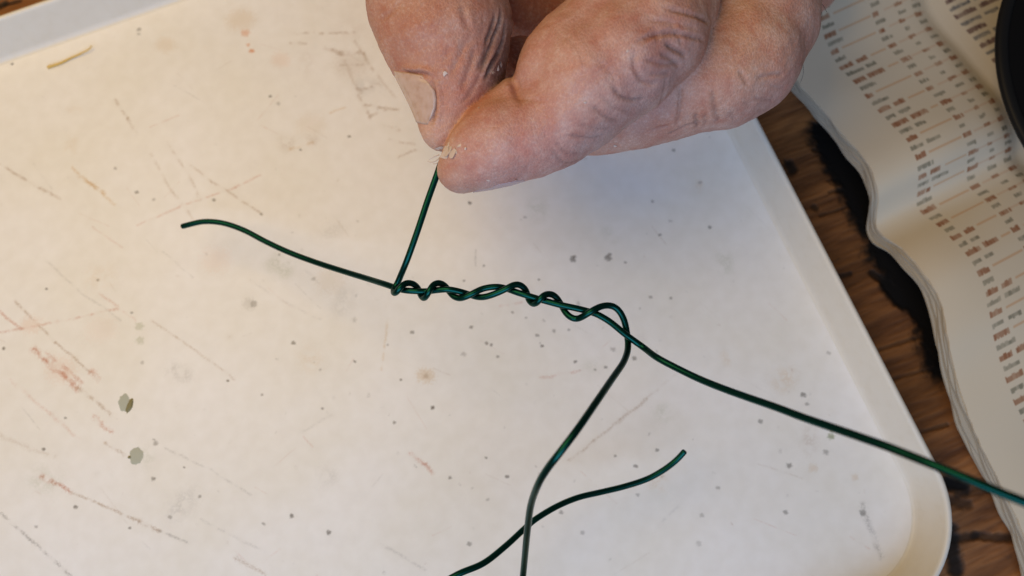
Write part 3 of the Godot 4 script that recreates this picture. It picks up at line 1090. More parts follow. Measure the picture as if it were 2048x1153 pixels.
func hand_bones() -> Array:
	# from, to, radius at each end, finger: thumb, forefinger, middle, ring, little finger, palm
	return [
		[Vector3(-27.36, 24.28, -147.49), Vector3(-24.28, 28.22, -132.93), 15.63, 15.11, 0],
		[Vector3(-24.28, 28.22, -132.93), Vector3(-20.5, 33.45, -114.95), 15.11, 14.48, 0],
		[Vector3(-20.5, 33.45, -114.95), Vector3(-17.41, 39.27, -99.88), 14.48, 14.19, 0],
		[Vector3(-17.41, 39.27, -99.88), Vector3(-14.9, 43.79, -87.65), 14.19, 13.69, 0],
		[Vector3(-14.9, 43.79, -87.65), Vector3(-13.44, 43.88, -81.41), 13.69, 12.39, 0],
		[Vector3(-13.44, 43.88, -81.41), Vector3(-12.6, 42.63, -77.79), 12.39, 10.9, 0],
		[Vector3(-12.6, 42.63, -77.79), Vector3(-12.12, 42.38, -74.35), 10.9, 9.74, 0],
		[Vector3(-12.12, 42.38, -74.35), Vector3(-12.02, 42.25, -71.45), 9.74, 8.54, 0],
		[Vector3(-12.02, 42.25, -71.45), Vector3(-12.33, 42.16, -68.59), 8.54, 6.95, 0],
		[Vector3(-12.33, 42.16, -68.59), Vector3(-12.83, 42.05, -65.96), 6.95, 5.43, 0],
		[Vector3(-12.83, 42.05, -65.96), Vector3(-13.35, 41.81, -63.39), 5.43, 4.29, 0],
		[Vector3(-13.35, 41.81, -63.39), Vector3(-13.77, 41.58, -61.51), 4.29, 3.54, 0],
		[Vector3(-8.96, 42.81, -83.23), Vector3(-8.4, 41.76, -73.89), 8.86, 5.8, 0],
		[Vector3(-8.4, 41.76, -73.89), Vector3(-10.79, 41.74, -66.86), 5.8, 4.16, 0],
		[Vector3(33.68, 38.77, -129.68), Vector3(32.09, 41.65, -113.52), 13.21, 12.64, 1],
		[Vector3(32.09, 41.65, -113.52), Vector3(30, 45.42, -95.02), 12.64, 11.88, 1],
		[Vector3(30, 45.42, -95.02), Vector3(28.45, 49.56, -84.08), 11.88, 10.95, 1],
		[Vector3(28.45, 49.56, -84.08), Vector3(25.93, 52.56, -76.4), 10.95, 10.26, 1],
		[Vector3(25.93, 52.56, -76.4), Vector3(20.41, 51.99, -71.38), 10.26, 10.64, 1],
		[Vector3(20.41, 51.99, -71.38), Vector3(14.61, 50.15, -67.81), 10.64, 10.86, 1],
		[Vector3(14.61, 50.15, -67.81), Vector3(11.37, 48.55, -63.93), 10.86, 9.49, 1],
		[Vector3(11.37, 48.55, -63.93), Vector3(8.33, 47.05, -60.77), 9.49, 8.04, 1],
		[Vector3(8.33, 47.05, -60.77), Vector3(3.31, 46.12, -59.06), 8.04, 7.94, 1],
		[Vector3(3.31, 46.12, -59.06), Vector3(-1.52, 45.4, -57.95), 7.94, 8.01, 1],
		[Vector3(-1.52, 45.4, -57.95), Vector3(-4.31, 44.65, -56.86), 8.01, 7.41, 1],
		[Vector3(-4.31, 44.65, -56.86), Vector3(-6.33, 43.9, -55.83), 7.41, 6.53, 1],
		[Vector3(-6.33, 43.9, -55.83), Vector3(-8.54, 43.03, -54.48), 6.53, 5.3, 1],
		[Vector3(-8.54, 43.03, -54.48), Vector3(-10.15, 42.34, -53.39), 5.3, 4.25, 1],
		[Vector3(19.44, 49.98, -78.61), Vector3(12.2, 48.49, -71.91), 10.29, 10.39, 1],
		[Vector3(12.2, 48.49, -71.91), Vector3(9.72, 48.12, -70.23), 10.39, 9.15, 1],
		[Vector3(1.56, 43.42, -62.88), Vector3(-3.8, 42.85, -60.31), 8.56, 7.01, 1],
		[Vector3(56.86, 27.66, -144.25), Vector3(55.45, 32.75, -123.61), 14.57, 13.74, 2],
		[Vector3(55.45, 32.75, -123.61), Vector3(53.13, 38.35, -100.09), 13.74, 12.72, 2],
		[Vector3(53.13, 38.35, -100.09), Vector3(49.87, 41.13, -86.06), 12.72, 11.93, 2],
		[Vector3(49.87, 41.13, -86.06), Vector3(45.8, 42.46, -77.01), 11.93, 11.2, 2],
		[Vector3(45.8, 42.46, -77.01), Vector3(40.86, 42.51, -73.63), 11.2, 10.55, 2],
		[Vector3(40.86, 42.51, -73.63), Vector3(35.6, 41.5, -72.72), 10.55, 9.9, 2],
		[Vector3(35.6, 41.5, -72.72), Vector3(30.57, 39.75, -70.74), 9.9, 9.12, 2],
		[Vector3(30.57, 39.75, -70.74), Vector3(25.69, 37.19, -69.43), 9.12, 8.39, 2],
		[Vector3(25.69, 37.19, -69.43), Vector3(20.6, 33.19, -69.73), 8.39, 7.86, 2],
		[Vector3(20.6, 33.19, -69.73), Vector3(16.75, 29.73, -70.43), 7.86, 7.52, 2],
		[Vector3(16.75, 29.73, -70.43), Vector3(1.8, 24.88, -85.51), 7.52, 6.31, 2],
		[Vector3(70.74, 23.7, -149.5), Vector3(69.14, 17.14, -115.3), 13.26, 11.6, 3],
		[Vector3(69.14, 17.14, -115.3), Vector3(55.09, 15.9, -100.47), 11.6, 10.39, 3],
		[Vector3(55.09, 15.9, -100.47), Vector3(27.91, 11.23, -97.88), 10.39, 8.15, 3],
		[Vector3(27.91, 11.23, -97.88), Vector3(10.45, 15.34, -102.57), 8.15, 5.1, 3],
		[Vector3(10.45, 15.34, -102.57), Vector3(1.92, 17.56, -103.31), 5.34, 6.73, 3],
		[Vector3(1.92, 17.56, -103.31), Vector3(-7.65, 18.87, -104.6), 6.73, 6.93, 3],
		[Vector3(76.07, 23.93, -155.14), Vector3(73.45, 13.93, -137.79), 12.35, 10.2, 4],
		[Vector3(73.45, 13.93, -137.79), Vector3(58.15, 12, -129.08), 10.2, 8.93, 4],
		[Vector3(58.15, 12, -129.08), Vector3(39.43, 10.81, -132.95), 8.93, 7.47, 4],
		[Vector3(18.64, 40.33, -201.4), Vector3(34.09, 37.07, -131.26), 14.81, 13.37, 5],
		[Vector3(23.41, 40.33, -201.4), Vector3(57.5, 25.97, -145.87), 14.81, 14.74, 5],
		[Vector3(30.75, 39.55, -202.53), Vector3(70.74, 23.7, -149.5), 14.9, 13.26, 5],
		[Vector3(35.96, 38.01, -204.8), Vector3(76.07, 23.93, -155.14), 14.33, 12.35, 5],
		[Vector3(11.47, 38.78, -194.4), Vector3(-27.36, 24.28, -147.49), 14.81, 15.15, 5],
		[Vector3(23.41, 40.33, -201.4), Vector3(26.38, 49.92, -263.17), 17.92, 21.99, 5],
	]


func creases() -> Array:
	# depth, width, how much darker, line
	return [
		[-0.32, 0.62, 0, [Vector3(-14.47, 50.64, -68.36), Vector3(-13.9, 49.23, -65.73), Vector3(-14.01, 47.54, -63.09), Vector3(-14.89, 45.83, -60.83)]],
		[-0.34, 0.6, 0, [Vector3(-20.78, 48.43, -71.63), Vector3(-18.76, 49.79, -70.67), Vector3(-16.45, 50.86, -69.98), Vector3(-14.55, 50.99, -68.99)]],
		[0.12, 0.4, 0.05, [Vector3(14.73, 61.22, -66.16), Vector3(17.36, 60.34, -63.81), Vector3(18.07, 59.15, -62.08)]],
		[0.12, 0.4, 0.05, [Vector3(-1.26, 52.3, -53.39), Vector3(1.45, 50.94, -52.22), Vector3(3.32, 48.42, -51.09)]],
		[0.1, 0.4, 0, [Vector3(-5.8, 52.45, -57.2), Vector3(-3.06, 53.52, -57.68), Vector3(-0.81, 53.75, -59.02)]],
		[0.12, 0.5, 0, [Vector3(10.19, 59.72, -71.36), Vector3(12.19, 60.98, -67.25), Vector3(12.79, 60.27, -63.85)]],
		[0.53, 0.37, 0.47, [Vector3(21.5, 62.53, -68.81), Vector3(24.44, 62.21, -70.23), Vector3(28.08, 61.47, -71.07), Vector3(30.88, 60.27, -71.22), Vector3(34.14, 57.61, -72.14)]],
		[0.62, 0.37, 0.6, [Vector3(26.8, 61, -69.24), Vector3(29, 59.55, -68.84), Vector3(30.96, 57.86, -68.75)]],
		[0.5, 0.36, 0.47, [Vector3(26.66, 62.94, -74.86), Vector3(30.03, 62.11, -74.72), Vector3(33.03, 60.21, -74.96), Vector3(35.46, 57.1, -75.83)]],
		[0.38, 0.44, 0.21, [Vector3(21.18, 62.09, -67.36), Vector3(20.99, 61.25, -65.67), Vector3(21.72, 60.17, -64.28), Vector3(23.13, 58.8, -63.31), Vector3(26.03, 57.48, -63.82)]],
		[0.31, 0.37, 0.54, [Vector3(17.34, 59.47, -62.29), Vector3(19.09, 57.87, -61.03), Vector3(21.22, 56.57, -61.02), Vector3(23.57, 55.9, -61.65)]],
		[0.23, 0.37, 0.41, [Vector3(14.02, 57.43, -59.54), Vector3(16.12, 55.77, -58.45), Vector3(19.01, 53.43, -58.3)]],
		[0.22, 0.36, 0.34, [Vector3(10.03, 53.65, -55.69), Vector3(13.45, 52.57, -55.49), Vector3(16.84, 51.62, -56.5)]],
		[0.23, 0.37, 0.41, [Vector3(7.24, 51.7, -53.74), Vector3(9.74, 48.05, -52.62), Vector3(13.26, 46.44, -54.07)]],
		[0.15, 0.36, 0.28, [Vector3(7.74, 52.72, -54.65), Vector3(10.14, 50.43, -53.4), Vector3(12.51, 49.56, -53.96)]],
		[0.19, 0.36, 0.34, [Vector3(8.99, 46.71, -52.36), Vector3(11.91, 45.56, -53.43)]],
		[0.25, 0.36, 0.21, [Vector3(23.77, 62.72, -72.88), Vector3(27.28, 62.37, -72.72), Vector3(32.1, 60.24, -72.69)]],
		[0.28, 0.36, 0.21, [Vector3(22.91, 61.23, -66.16), Vector3(26.73, 59.42, -66.41), Vector3(30.02, 57.45, -67.71)]],
		[0.25, 0.36, 0.21, [Vector3(24.02, 59.45, -64.3), Vector3(27.95, 57.57, -65.7)]],
		[0.15, 0.36, 0.21, [Vector3(15.32, 58.66, -60.91), Vector3(17.99, 56.67, -59.63), Vector3(21.37, 54.23, -59.86)]],
		[0.31, 0.36, 0.34, [Vector3(25.63, 60.81, -67.54), Vector3(28.18, 58.97, -67.44), Vector3(29.95, 56.86, -67.26)]],
		[0.23, 0.36, 0.21, [Vector3(27.75, 62.11, -72.31), Vector3(29.86, 59.85, -69.82)]],
		[0.15, 0.36, 0.21, [Vector3(12.08, 55.08, -56.95), Vector3(14.86, 53.95, -56.71), Vector3(17.91, 52.66, -57.49)]],
		[1, 0.75, 0, [Vector3(-0.22, 29.53, -80.29), Vector3(0.56, 50.95, -66.87), Vector3(1.1, 52.34, -64.14), Vector3(1.9, 53.75, -61.85)]],
		[0.19, 0.44, 0.08, [Vector3(1.19, 52.45, -63.99), Vector3(3.25, 54.07, -62.28), Vector3(5.44, 55.6, -61.32)]],
		[0.44, 0.4, 0.41, [Vector3(31.73, 49.67, -67.44), Vector3(31.81, 47.9, -64.97), Vector3(32.02, 44.16, -62.22)]],
		[0.44, 0.37, 0.41, [Vector3(37.54, 50.12, -66.09), Vector3(38.45, 47.65, -63.96), Vector3(40.28, 43.74, -62.63)]],
		[0.53, 0.36, 0.67, [Vector3(35.09, 46.11, -63.37), Vector3(36.31, 42.45, -62.28)]],
		[0.31, 0.44, 0.21, [Vector3(41.99, 52.45, -68.9), Vector3(44.05, 50.7, -66.9)]],
		[0.31, 0.37, 0.21, [Vector3(45.7, 51.06, -68.13), Vector3(48.72, 50.6, -69.1), Vector3(50.98, 49.89, -69.58)]],
		[0.38, 0.36, 0.34, [Vector3(30.84, 41.2, -61.26), Vector3(34.27, 43.64, -62.25), Vector3(36.66, 43.86, -62.57)]],
		[0.31, 0.36, 0.34, [Vector3(36.88, 46.21, -63.32), Vector3(37.8, 43.17, -62.47)]],
		[0.31, 0.36, 0.28, [Vector3(41.73, 46.67, -63.42), Vector3(43.13, 44.36, -62.96)]],
		[0.25, 0.36, 0.21, [Vector3(45.94, 48.28, -65.6), Vector3(50.28, 45.47, -66.6)]],
		[0.25, 0.36, 0.21, [Vector3(27.04, 42.16, -61.67), Vector3(30.6, 43.99, -62.09)]],
		[0.19, 0.44, 0.14, [Vector3(27.08, 57.22, -64.54), Vector3(27.54, 52.36, -63.14), Vector3(29.56, 44.42, -62.41)]],
		[0.23, 0.36, 0.21, [Vector3(44, 48.23, -64.7), Vector3(49.13, 43.17, -65.53)]],
		[0.23, 0.36, 0.14, [Vector3(48.66, 49.08, -67.65), Vector3(52.31, 46.93, -68.36)]],
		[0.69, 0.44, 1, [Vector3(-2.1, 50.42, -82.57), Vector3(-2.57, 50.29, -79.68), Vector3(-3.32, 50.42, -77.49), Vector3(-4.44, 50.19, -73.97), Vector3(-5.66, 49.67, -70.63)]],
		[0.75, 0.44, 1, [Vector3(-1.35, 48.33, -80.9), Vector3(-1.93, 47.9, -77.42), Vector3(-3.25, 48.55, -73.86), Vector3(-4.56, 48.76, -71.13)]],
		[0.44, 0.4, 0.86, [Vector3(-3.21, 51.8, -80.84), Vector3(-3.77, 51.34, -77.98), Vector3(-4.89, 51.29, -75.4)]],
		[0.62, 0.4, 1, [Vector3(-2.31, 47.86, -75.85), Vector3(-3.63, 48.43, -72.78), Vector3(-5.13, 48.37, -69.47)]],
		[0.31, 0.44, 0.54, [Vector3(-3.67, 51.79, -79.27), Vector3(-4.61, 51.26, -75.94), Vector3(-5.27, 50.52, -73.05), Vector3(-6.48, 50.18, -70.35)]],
		[0.25, 0.53, 0.14, [Vector3(-8.42, 53.38, -74.67), Vector3(-9.83, 52.38, -71.68), Vector3(-11.35, 51.25, -68.95)]],
		[0.28, 0.53, 0.21, [Vector3(-6.9, 51.99, -73.44), Vector3(-8.04, 50.89, -69.96), Vector3(-9.29, 49.71, -67.01)]],
		[0.25, 0.44, 0.21, [Vector3(-6.04, 49.43, -69.73), Vector3(-7.46, 48.73, -67.01), Vector3(-9.36, 48.11, -64.76)]],
		[0.25, 0.62, 0.14, [Vector3(-7.76, 53.99, -76.35), Vector3(-8.63, 55.15, -77.67), Vector3(-9.06, 56.07, -80.15)]],
		[0.19, 0.53, 0.08, [Vector3(-11.43, 53.67, -73.48), Vector3(-12.59, 52.47, -71.12)]],
		[0.25, 0.44, 0.14, [Vector3(-25.08, 50.82, -80.4), Vector3(-22.22, 53.92, -80.31), Vector3(-20.65, 55.38, -81.43)]],
		[0.62, 0.4, 0.21, [Vector3(-20.84, 47.92, -71.28), Vector3(-18.8, 49.35, -70.19), Vector3(-16.77, 50.39, -69.51), Vector3(-15.13, 50.67, -68.75)]],
		[0.5, 0.36, 0.54, [Vector3(-14.96, 50.49, -68.34), Vector3(-14.47, 49.21, -65.95), Vector3(-14.58, 47.51, -63.31), Vector3(-15.37, 45.86, -61.22)]],
		[0.38, 0.44, 0.73, [Vector3(-0.39, 46.99, -83.26), Vector3(0.93, 22.66, -98.21), Vector3(2.09, 22.84, -98.36)]],
	]


func tones() -> Array:
	# where, reach, base colour of the skin; thumb gap tones also darkened for shade
	return [
		[Vector3(-2.3, 46.2, -73.1), 2.3, Color(0.1, 0.07, 0.055)],  # grime on the thumb edge, deepened to paint the gap's shade
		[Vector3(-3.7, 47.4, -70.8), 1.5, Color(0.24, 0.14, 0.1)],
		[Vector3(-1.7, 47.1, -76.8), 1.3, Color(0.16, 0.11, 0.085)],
		[Vector3(-22.8, 52.5, -78.3), 6, Color(0.46, 0.235, 0.15)],
		[Vector3(-16.1, 53.5, -73.6), 5, Color(0.5, 0.255, 0.165)],
		[Vector3(-8.7, 52.3, -72.2), 5, Color(0.56, 0.285, 0.205)],
		[Vector3(-6, 53, -76.9), 4, Color(0.52, 0.27, 0.18)],
		[Vector3(-14.8, 45, -59.6), 4, Color(0.62, 0.39, 0.265)],
		[Vector3(-3.2, 48.8, -74.3), 2.6, Color(0.36, 0.235, 0.165)],
		[Vector3(-2, 49.1, -79.4), 2.4, Color(0.4, 0.26, 0.18)],
		[Vector3(-9.4, 47.5, -64), 3.5, Color(0.6, 0.265, 0.165)],
		[Vector3(-11.8, 46.1, -61.1), 3, Color(0.6, 0.35, 0.22)],
		[Vector3(-4, 52.4, -54.3), 5, Color(0.555, 0.315, 0.265)],
		[Vector3(-8.6, 50.3, -54.2), 4, Color(0.58, 0.34, 0.28)],
		[Vector3(2.3, 54.1, -57.4), 5, Color(0.555, 0.3, 0.255)],
		[Vector3(8.4, 59.1, -66.4), 6, Color(0.585, 0.355, 0.295)],
		[Vector3(15.2, 61.5, -67.9), 6, Color(0.565, 0.32, 0.255)],
		[Vector3(14.2, 51.4, -55.2), 4, Color(0.44, 0.3, 0.275)],
		[Vector3(25.7, 60.3, -66.7), 5, Color(0.46, 0.315, 0.295)],
		[Vector3(20.7, 57.5, -61.5), 4, Color(0.43, 0.295, 0.27)],
		[Vector3(-11.7, 44.7, -50), 3, Color(0.57, 0.355, 0.255)],
		[Vector3(28.2, 62.7, -74.8), 5, Color(0.565, 0.325, 0.24)],
		[Vector3(5.1, 49.3, -51.7), 4, Color(0.54, 0.29, 0.24)],
		[Vector3(17.9, 62.2, -74.2), 6, Color(0.58, 0.34, 0.28)],
		[Vector3(43.9, 53.9, -74.4), 7, Color(0.565, 0.325, 0.195)],
		[Vector3(38.8, 50.4, -66.2), 5, Color(0.52, 0.29, 0.205)],
		[Vector3(50.9, 45, -66.8), 5, Color(0.5, 0.315, 0.27)],
		[Vector3(44, 44.8, -63.3), 4, Color(0.47, 0.3, 0.255)],
		[Vector3(27, 42.4, -61.8), 5, Color(0.48, 0.28, 0.215)],
		[Vector3(51.9, 52.5, -77.2), 5, Color(0.5, 0.29, 0.22)],
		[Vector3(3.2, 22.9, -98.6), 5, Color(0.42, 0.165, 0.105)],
		[Vector3(-0.2, 30.8, -83.7), 3.2, Color(0.33, 0.135, 0.09)],  # inner fingertip, darkened to paint the shade in the gap
	]


func thumb_nail() -> Array:
	return [
		Vector3(-17, 50.1, -69.31), Vector3(-18.33, 49.5, -69.85), Vector3(-19.59, 48.73, -70.47), Vector3(-20.77, 47.81, -71.16), Vector3(-21.87, 46.72, -71.92), Vector3(-22.81, 45.42, -72.76),
		Vector3(-23.6, 43.94, -73.66), Vector3(-15.43, 49.9, -67.69), Vector3(-17.17, 49.3, -68.31), Vector3(-18.78, 48.41, -69.06), Vector3(-20.24, 47.25, -69.91), Vector3(-21.52, 45.82, -70.88),
		Vector3(-22.56, 44.1, -71.96), Vector3(-23.26, 42.08, -73.13), Vector3(-14.52, 49.41, -66.34), Vector3(-16.45, 48.88, -66.96), Vector3(-18.21, 47.97, -67.74), Vector3(-19.74, 46.71, -68.66),
		Vector3(-21.05, 45.14, -69.71), Vector3(-22, 43.23, -70.87), Vector3(-22.56, 41.01, -72.12), Vector3(-14.31, 48.68, -65.03), Vector3(-16.11, 48.21, -65.59), Vector3(-17.73, 47.36, -66.32),
		Vector3(-19.13, 46.19, -67.17), Vector3(-20.31, 44.73, -68.14), Vector3(-21.15, 42.96, -69.21), Vector3(-21.62, 40.9, -70.36), Vector3(-14.48, 47.86, -63.84), Vector3(-16, 47.43, -64.33),
		Vector3(-17.38, 46.7, -64.95), Vector3(-18.56, 45.7, -65.68), Vector3(-19.51, 44.44, -66.5), Vector3(-20.25, 42.96, -67.39), Vector3(-20.69, 41.25, -68.36), Vector3(-15.19, 46.8, -62.56),
		Vector3(-16.31, 46.37, -62.98), Vector3(-17.3, 45.74, -63.48), Vector3(-18.13, 44.93, -64.05), Vector3(-18.8, 43.97, -64.66), Vector3(-19.3, 42.89, -65.31), Vector3(-19.61, 41.68, -65.99),
		Vector3(-16.07, 45.52, -61.43), Vector3(-16.7, 45.16, -61.73), Vector3(-17.27, 44.71, -62.06), Vector3(-17.76, 44.19, -62.42), Vector3(-18.17, 43.6, -62.79), Vector3(-18.48, 42.96, -63.18),
		Vector3(-18.7, 42.27, -63.58),
	]


func finger_nail() -> Array:
	return [
		Vector3(2.32, 44.68, -50.54), Vector3(2.43, 43.56, -50.8), Vector3(2.46, 42.48, -51.19), Vector3(2.4, 41.46, -51.72), Vector3(2.27, 40.51, -52.36), Vector3(2.06, 39.66, -53.12),
		Vector3(1.78, 38.92, -53.97), Vector3(0.87, 45.37, -50.09), Vector3(1.06, 43.93, -50.32), Vector3(1.13, 42.53, -50.76), Vector3(1.07, 41.22, -51.41), Vector3(0.89, 40.05, -52.26),
		Vector3(0.58, 39.03, -53.28), Vector3(0.16, 38.21, -54.43), Vector3(-0.54, 45.52, -49.79), Vector3(-0.29, 43.94, -49.94), Vector3(-0.2, 42.41, -50.4), Vector3(-0.26, 40.99, -51.11),
		Vector3(-0.48, 39.74, -52.05), Vector3(-0.84, 38.69, -53.19), Vector3(-1.33, 37.89, -54.48), Vector3(-2.4, 45.02, -49.53), Vector3(-2.16, 43.51, -49.69), Vector3(-2.07, 42.05, -50.12),
		Vector3(-2.15, 40.72, -50.82), Vector3(-2.36, 39.53, -51.71), Vector3(-2.7, 38.54, -52.79), Vector3(-3.18, 37.79, -54.02), Vector3(-4.2, 44.2, -49.3), Vector3(-4.01, 42.87, -49.48),
		Vector3(-3.95, 41.59, -49.88), Vector3(-4.01, 40.42, -50.49), Vector3(-4.21, 39.39, -51.29), Vector3(-4.51, 38.52, -52.23), Vector3(-4.91, 37.85, -53.3), Vector3(-5.88, 43.14, -49.22),
		Vector3(-5.77, 42.11, -49.43), Vector3(-5.74, 41.13, -49.78), Vector3(-5.81, 40.24, -50.28), Vector3(-5.95, 39.43, -50.88), Vector3(-6.17, 38.73, -51.59), Vector3(-6.46, 38.16, -52.4),
		Vector3(-7.57, 41.85, -49.25), Vector3(-7.53, 41.22, -49.45), Vector3(-7.54, 40.61, -49.71), Vector3(-7.58, 40.04, -50.03), Vector3(-7.67, 39.51, -50.41), Vector3(-7.79, 39.04, -50.85),
		Vector3(-7.95, 38.63, -51.32),
	]


func flakes() -> Array:
	return [
		[Vector3(-13.6, 42.6, -57.92), Vector3(0.02, 0.23, 0.97), 2.4],
		[Vector3(-12.39, 46.99, -55.24), Vector3(-0.81, 0.59, -0.02), 3.2],
		[Vector3(-11.66, 47.9, -55.26), Vector3(-0.76, 0.65, 0.04), 2.6],
		[Vector3(-11.05, 48.36, -54.27), Vector3(-0.68, 0.7, 0.21), 2.2],
		[Vector3(-12.59, 46.68, -54.57), Vector3(-0.81, 0.58, 0.05), 2.2],
		[Vector3(-10.35, 49.1, -54.55), Vector3(-0.66, 0.71, 0.23), 1],
		[Vector3(-9.66, 49.88, -55.3), Vector3(-0.62, 0.77, 0.16), 0.8],
		[Vector3(-8.51, 50.45, -54.47), Vector3(-0.5, 0.81, 0.3), 0.6],
		[Vector3(-11.89, 47.56, -56.3), Vector3(-0.81, 0.58, -0.1), 1],
		[Vector3(0.75, 45.99, -50.06), Vector3(0.2, 0.05, 0.98), 0.5],
		[Vector3(19.8, 62.1, -67.36), Vector3(-0.06, 0.93, 0.37), 0.5],
		[Vector3(-6.11, 50.48, -62.47), Vector3(-0.55, 0.62, -0.56), 0.5],
		[Vector3(-2.14, 46.22, -73.81), Vector3(0.89, 0.35, 0.28), 1],
		[Vector3(-2.71, 46.62, -72.52), Vector3(0.86, 0.43, 0.28), 1.1],
		[Vector3(-3.73, 47.64, -71.22), Vector3(0.82, 0.51, 0.26), 0.9],
		[Vector3(-12.47, 51.31, -69.01), Vector3(-0.03, 0.87, 0.49), 1],
		[Vector3(-4.56, 46.94, -49.7), Vector3(0.02, 0.33, 0.94), 0.9],
		[Vector3(21.04, 35.73, -61.3), Vector3(-0.21, 0.1, 0.97), 0.7],
		[Vector3(12.78, 57.75, -59.95), Vector3(-0.07, 0.78, 0.62), 0.5],
	]


func glue_threads() -> Array:
	return [[Vector3(-13.82, 42.01, -56.51), Vector3(-14.79, 41.8, -55.56), Vector3(-15.82, 41.26, -55.47), Vector3(-16.56, 40.84, -55.85)],
		[Vector3(-13.62, 41.88, -55.94), Vector3(-14.65, 41.22, -55.28), Vector3(-15.48, 40.73, -55.37)],
		[Vector3(-14.21, 42.05, -56.7), Vector3(-15.18, 41.97, -56.32), Vector3(-16.21, 41.37, -55.95)]]


func hairs() -> Array:
	return [[Vector3(61, 42.16, -89.52), Vector3(63.25, 41.04, -89.11), Vector3(64.08, 39.83, -88.27), Vector3(63.46, 38.62, -87.43), Vector3(62.19, 37.58, -87.38), Vector3(61.56, 37.56, -87.27)],
		[Vector3(60.58, 40.55, -86.9), Vector3(62.01, 39.2, -85.45), Vector3(61.58, 37.76, -83.57), Vector3(60.72, 36.22, -81.24)],
		[Vector3(57.94, 40.3, -81.15), Vector3(59.56, 38.86, -79.28), Vector3(60.26, 37.28, -76.77), Vector3(60.02, 35.92, -75.24)],
		[Vector3(62.02, 42.29, -90.12), Vector3(63.87, 41.22, -89.91), Vector3(65.11, 40.01, -89.08)],
		[Vector3(59.37, 41.01, -84.34), Vector3(60.99, 39.84, -83.69), Vector3(61.81, 38.49, -82.22)],
		[Vector3(53.94, 50.84, -82.51), Vector3(54.13, 50.43, -80.65), Vector3(54.03, 49.08, -79.16)],
		[Vector3(55.09, 50.2, -84.22), Vector3(55.47, 49.74, -82.16), Vector3(55.57, 48.38, -80.66)]]


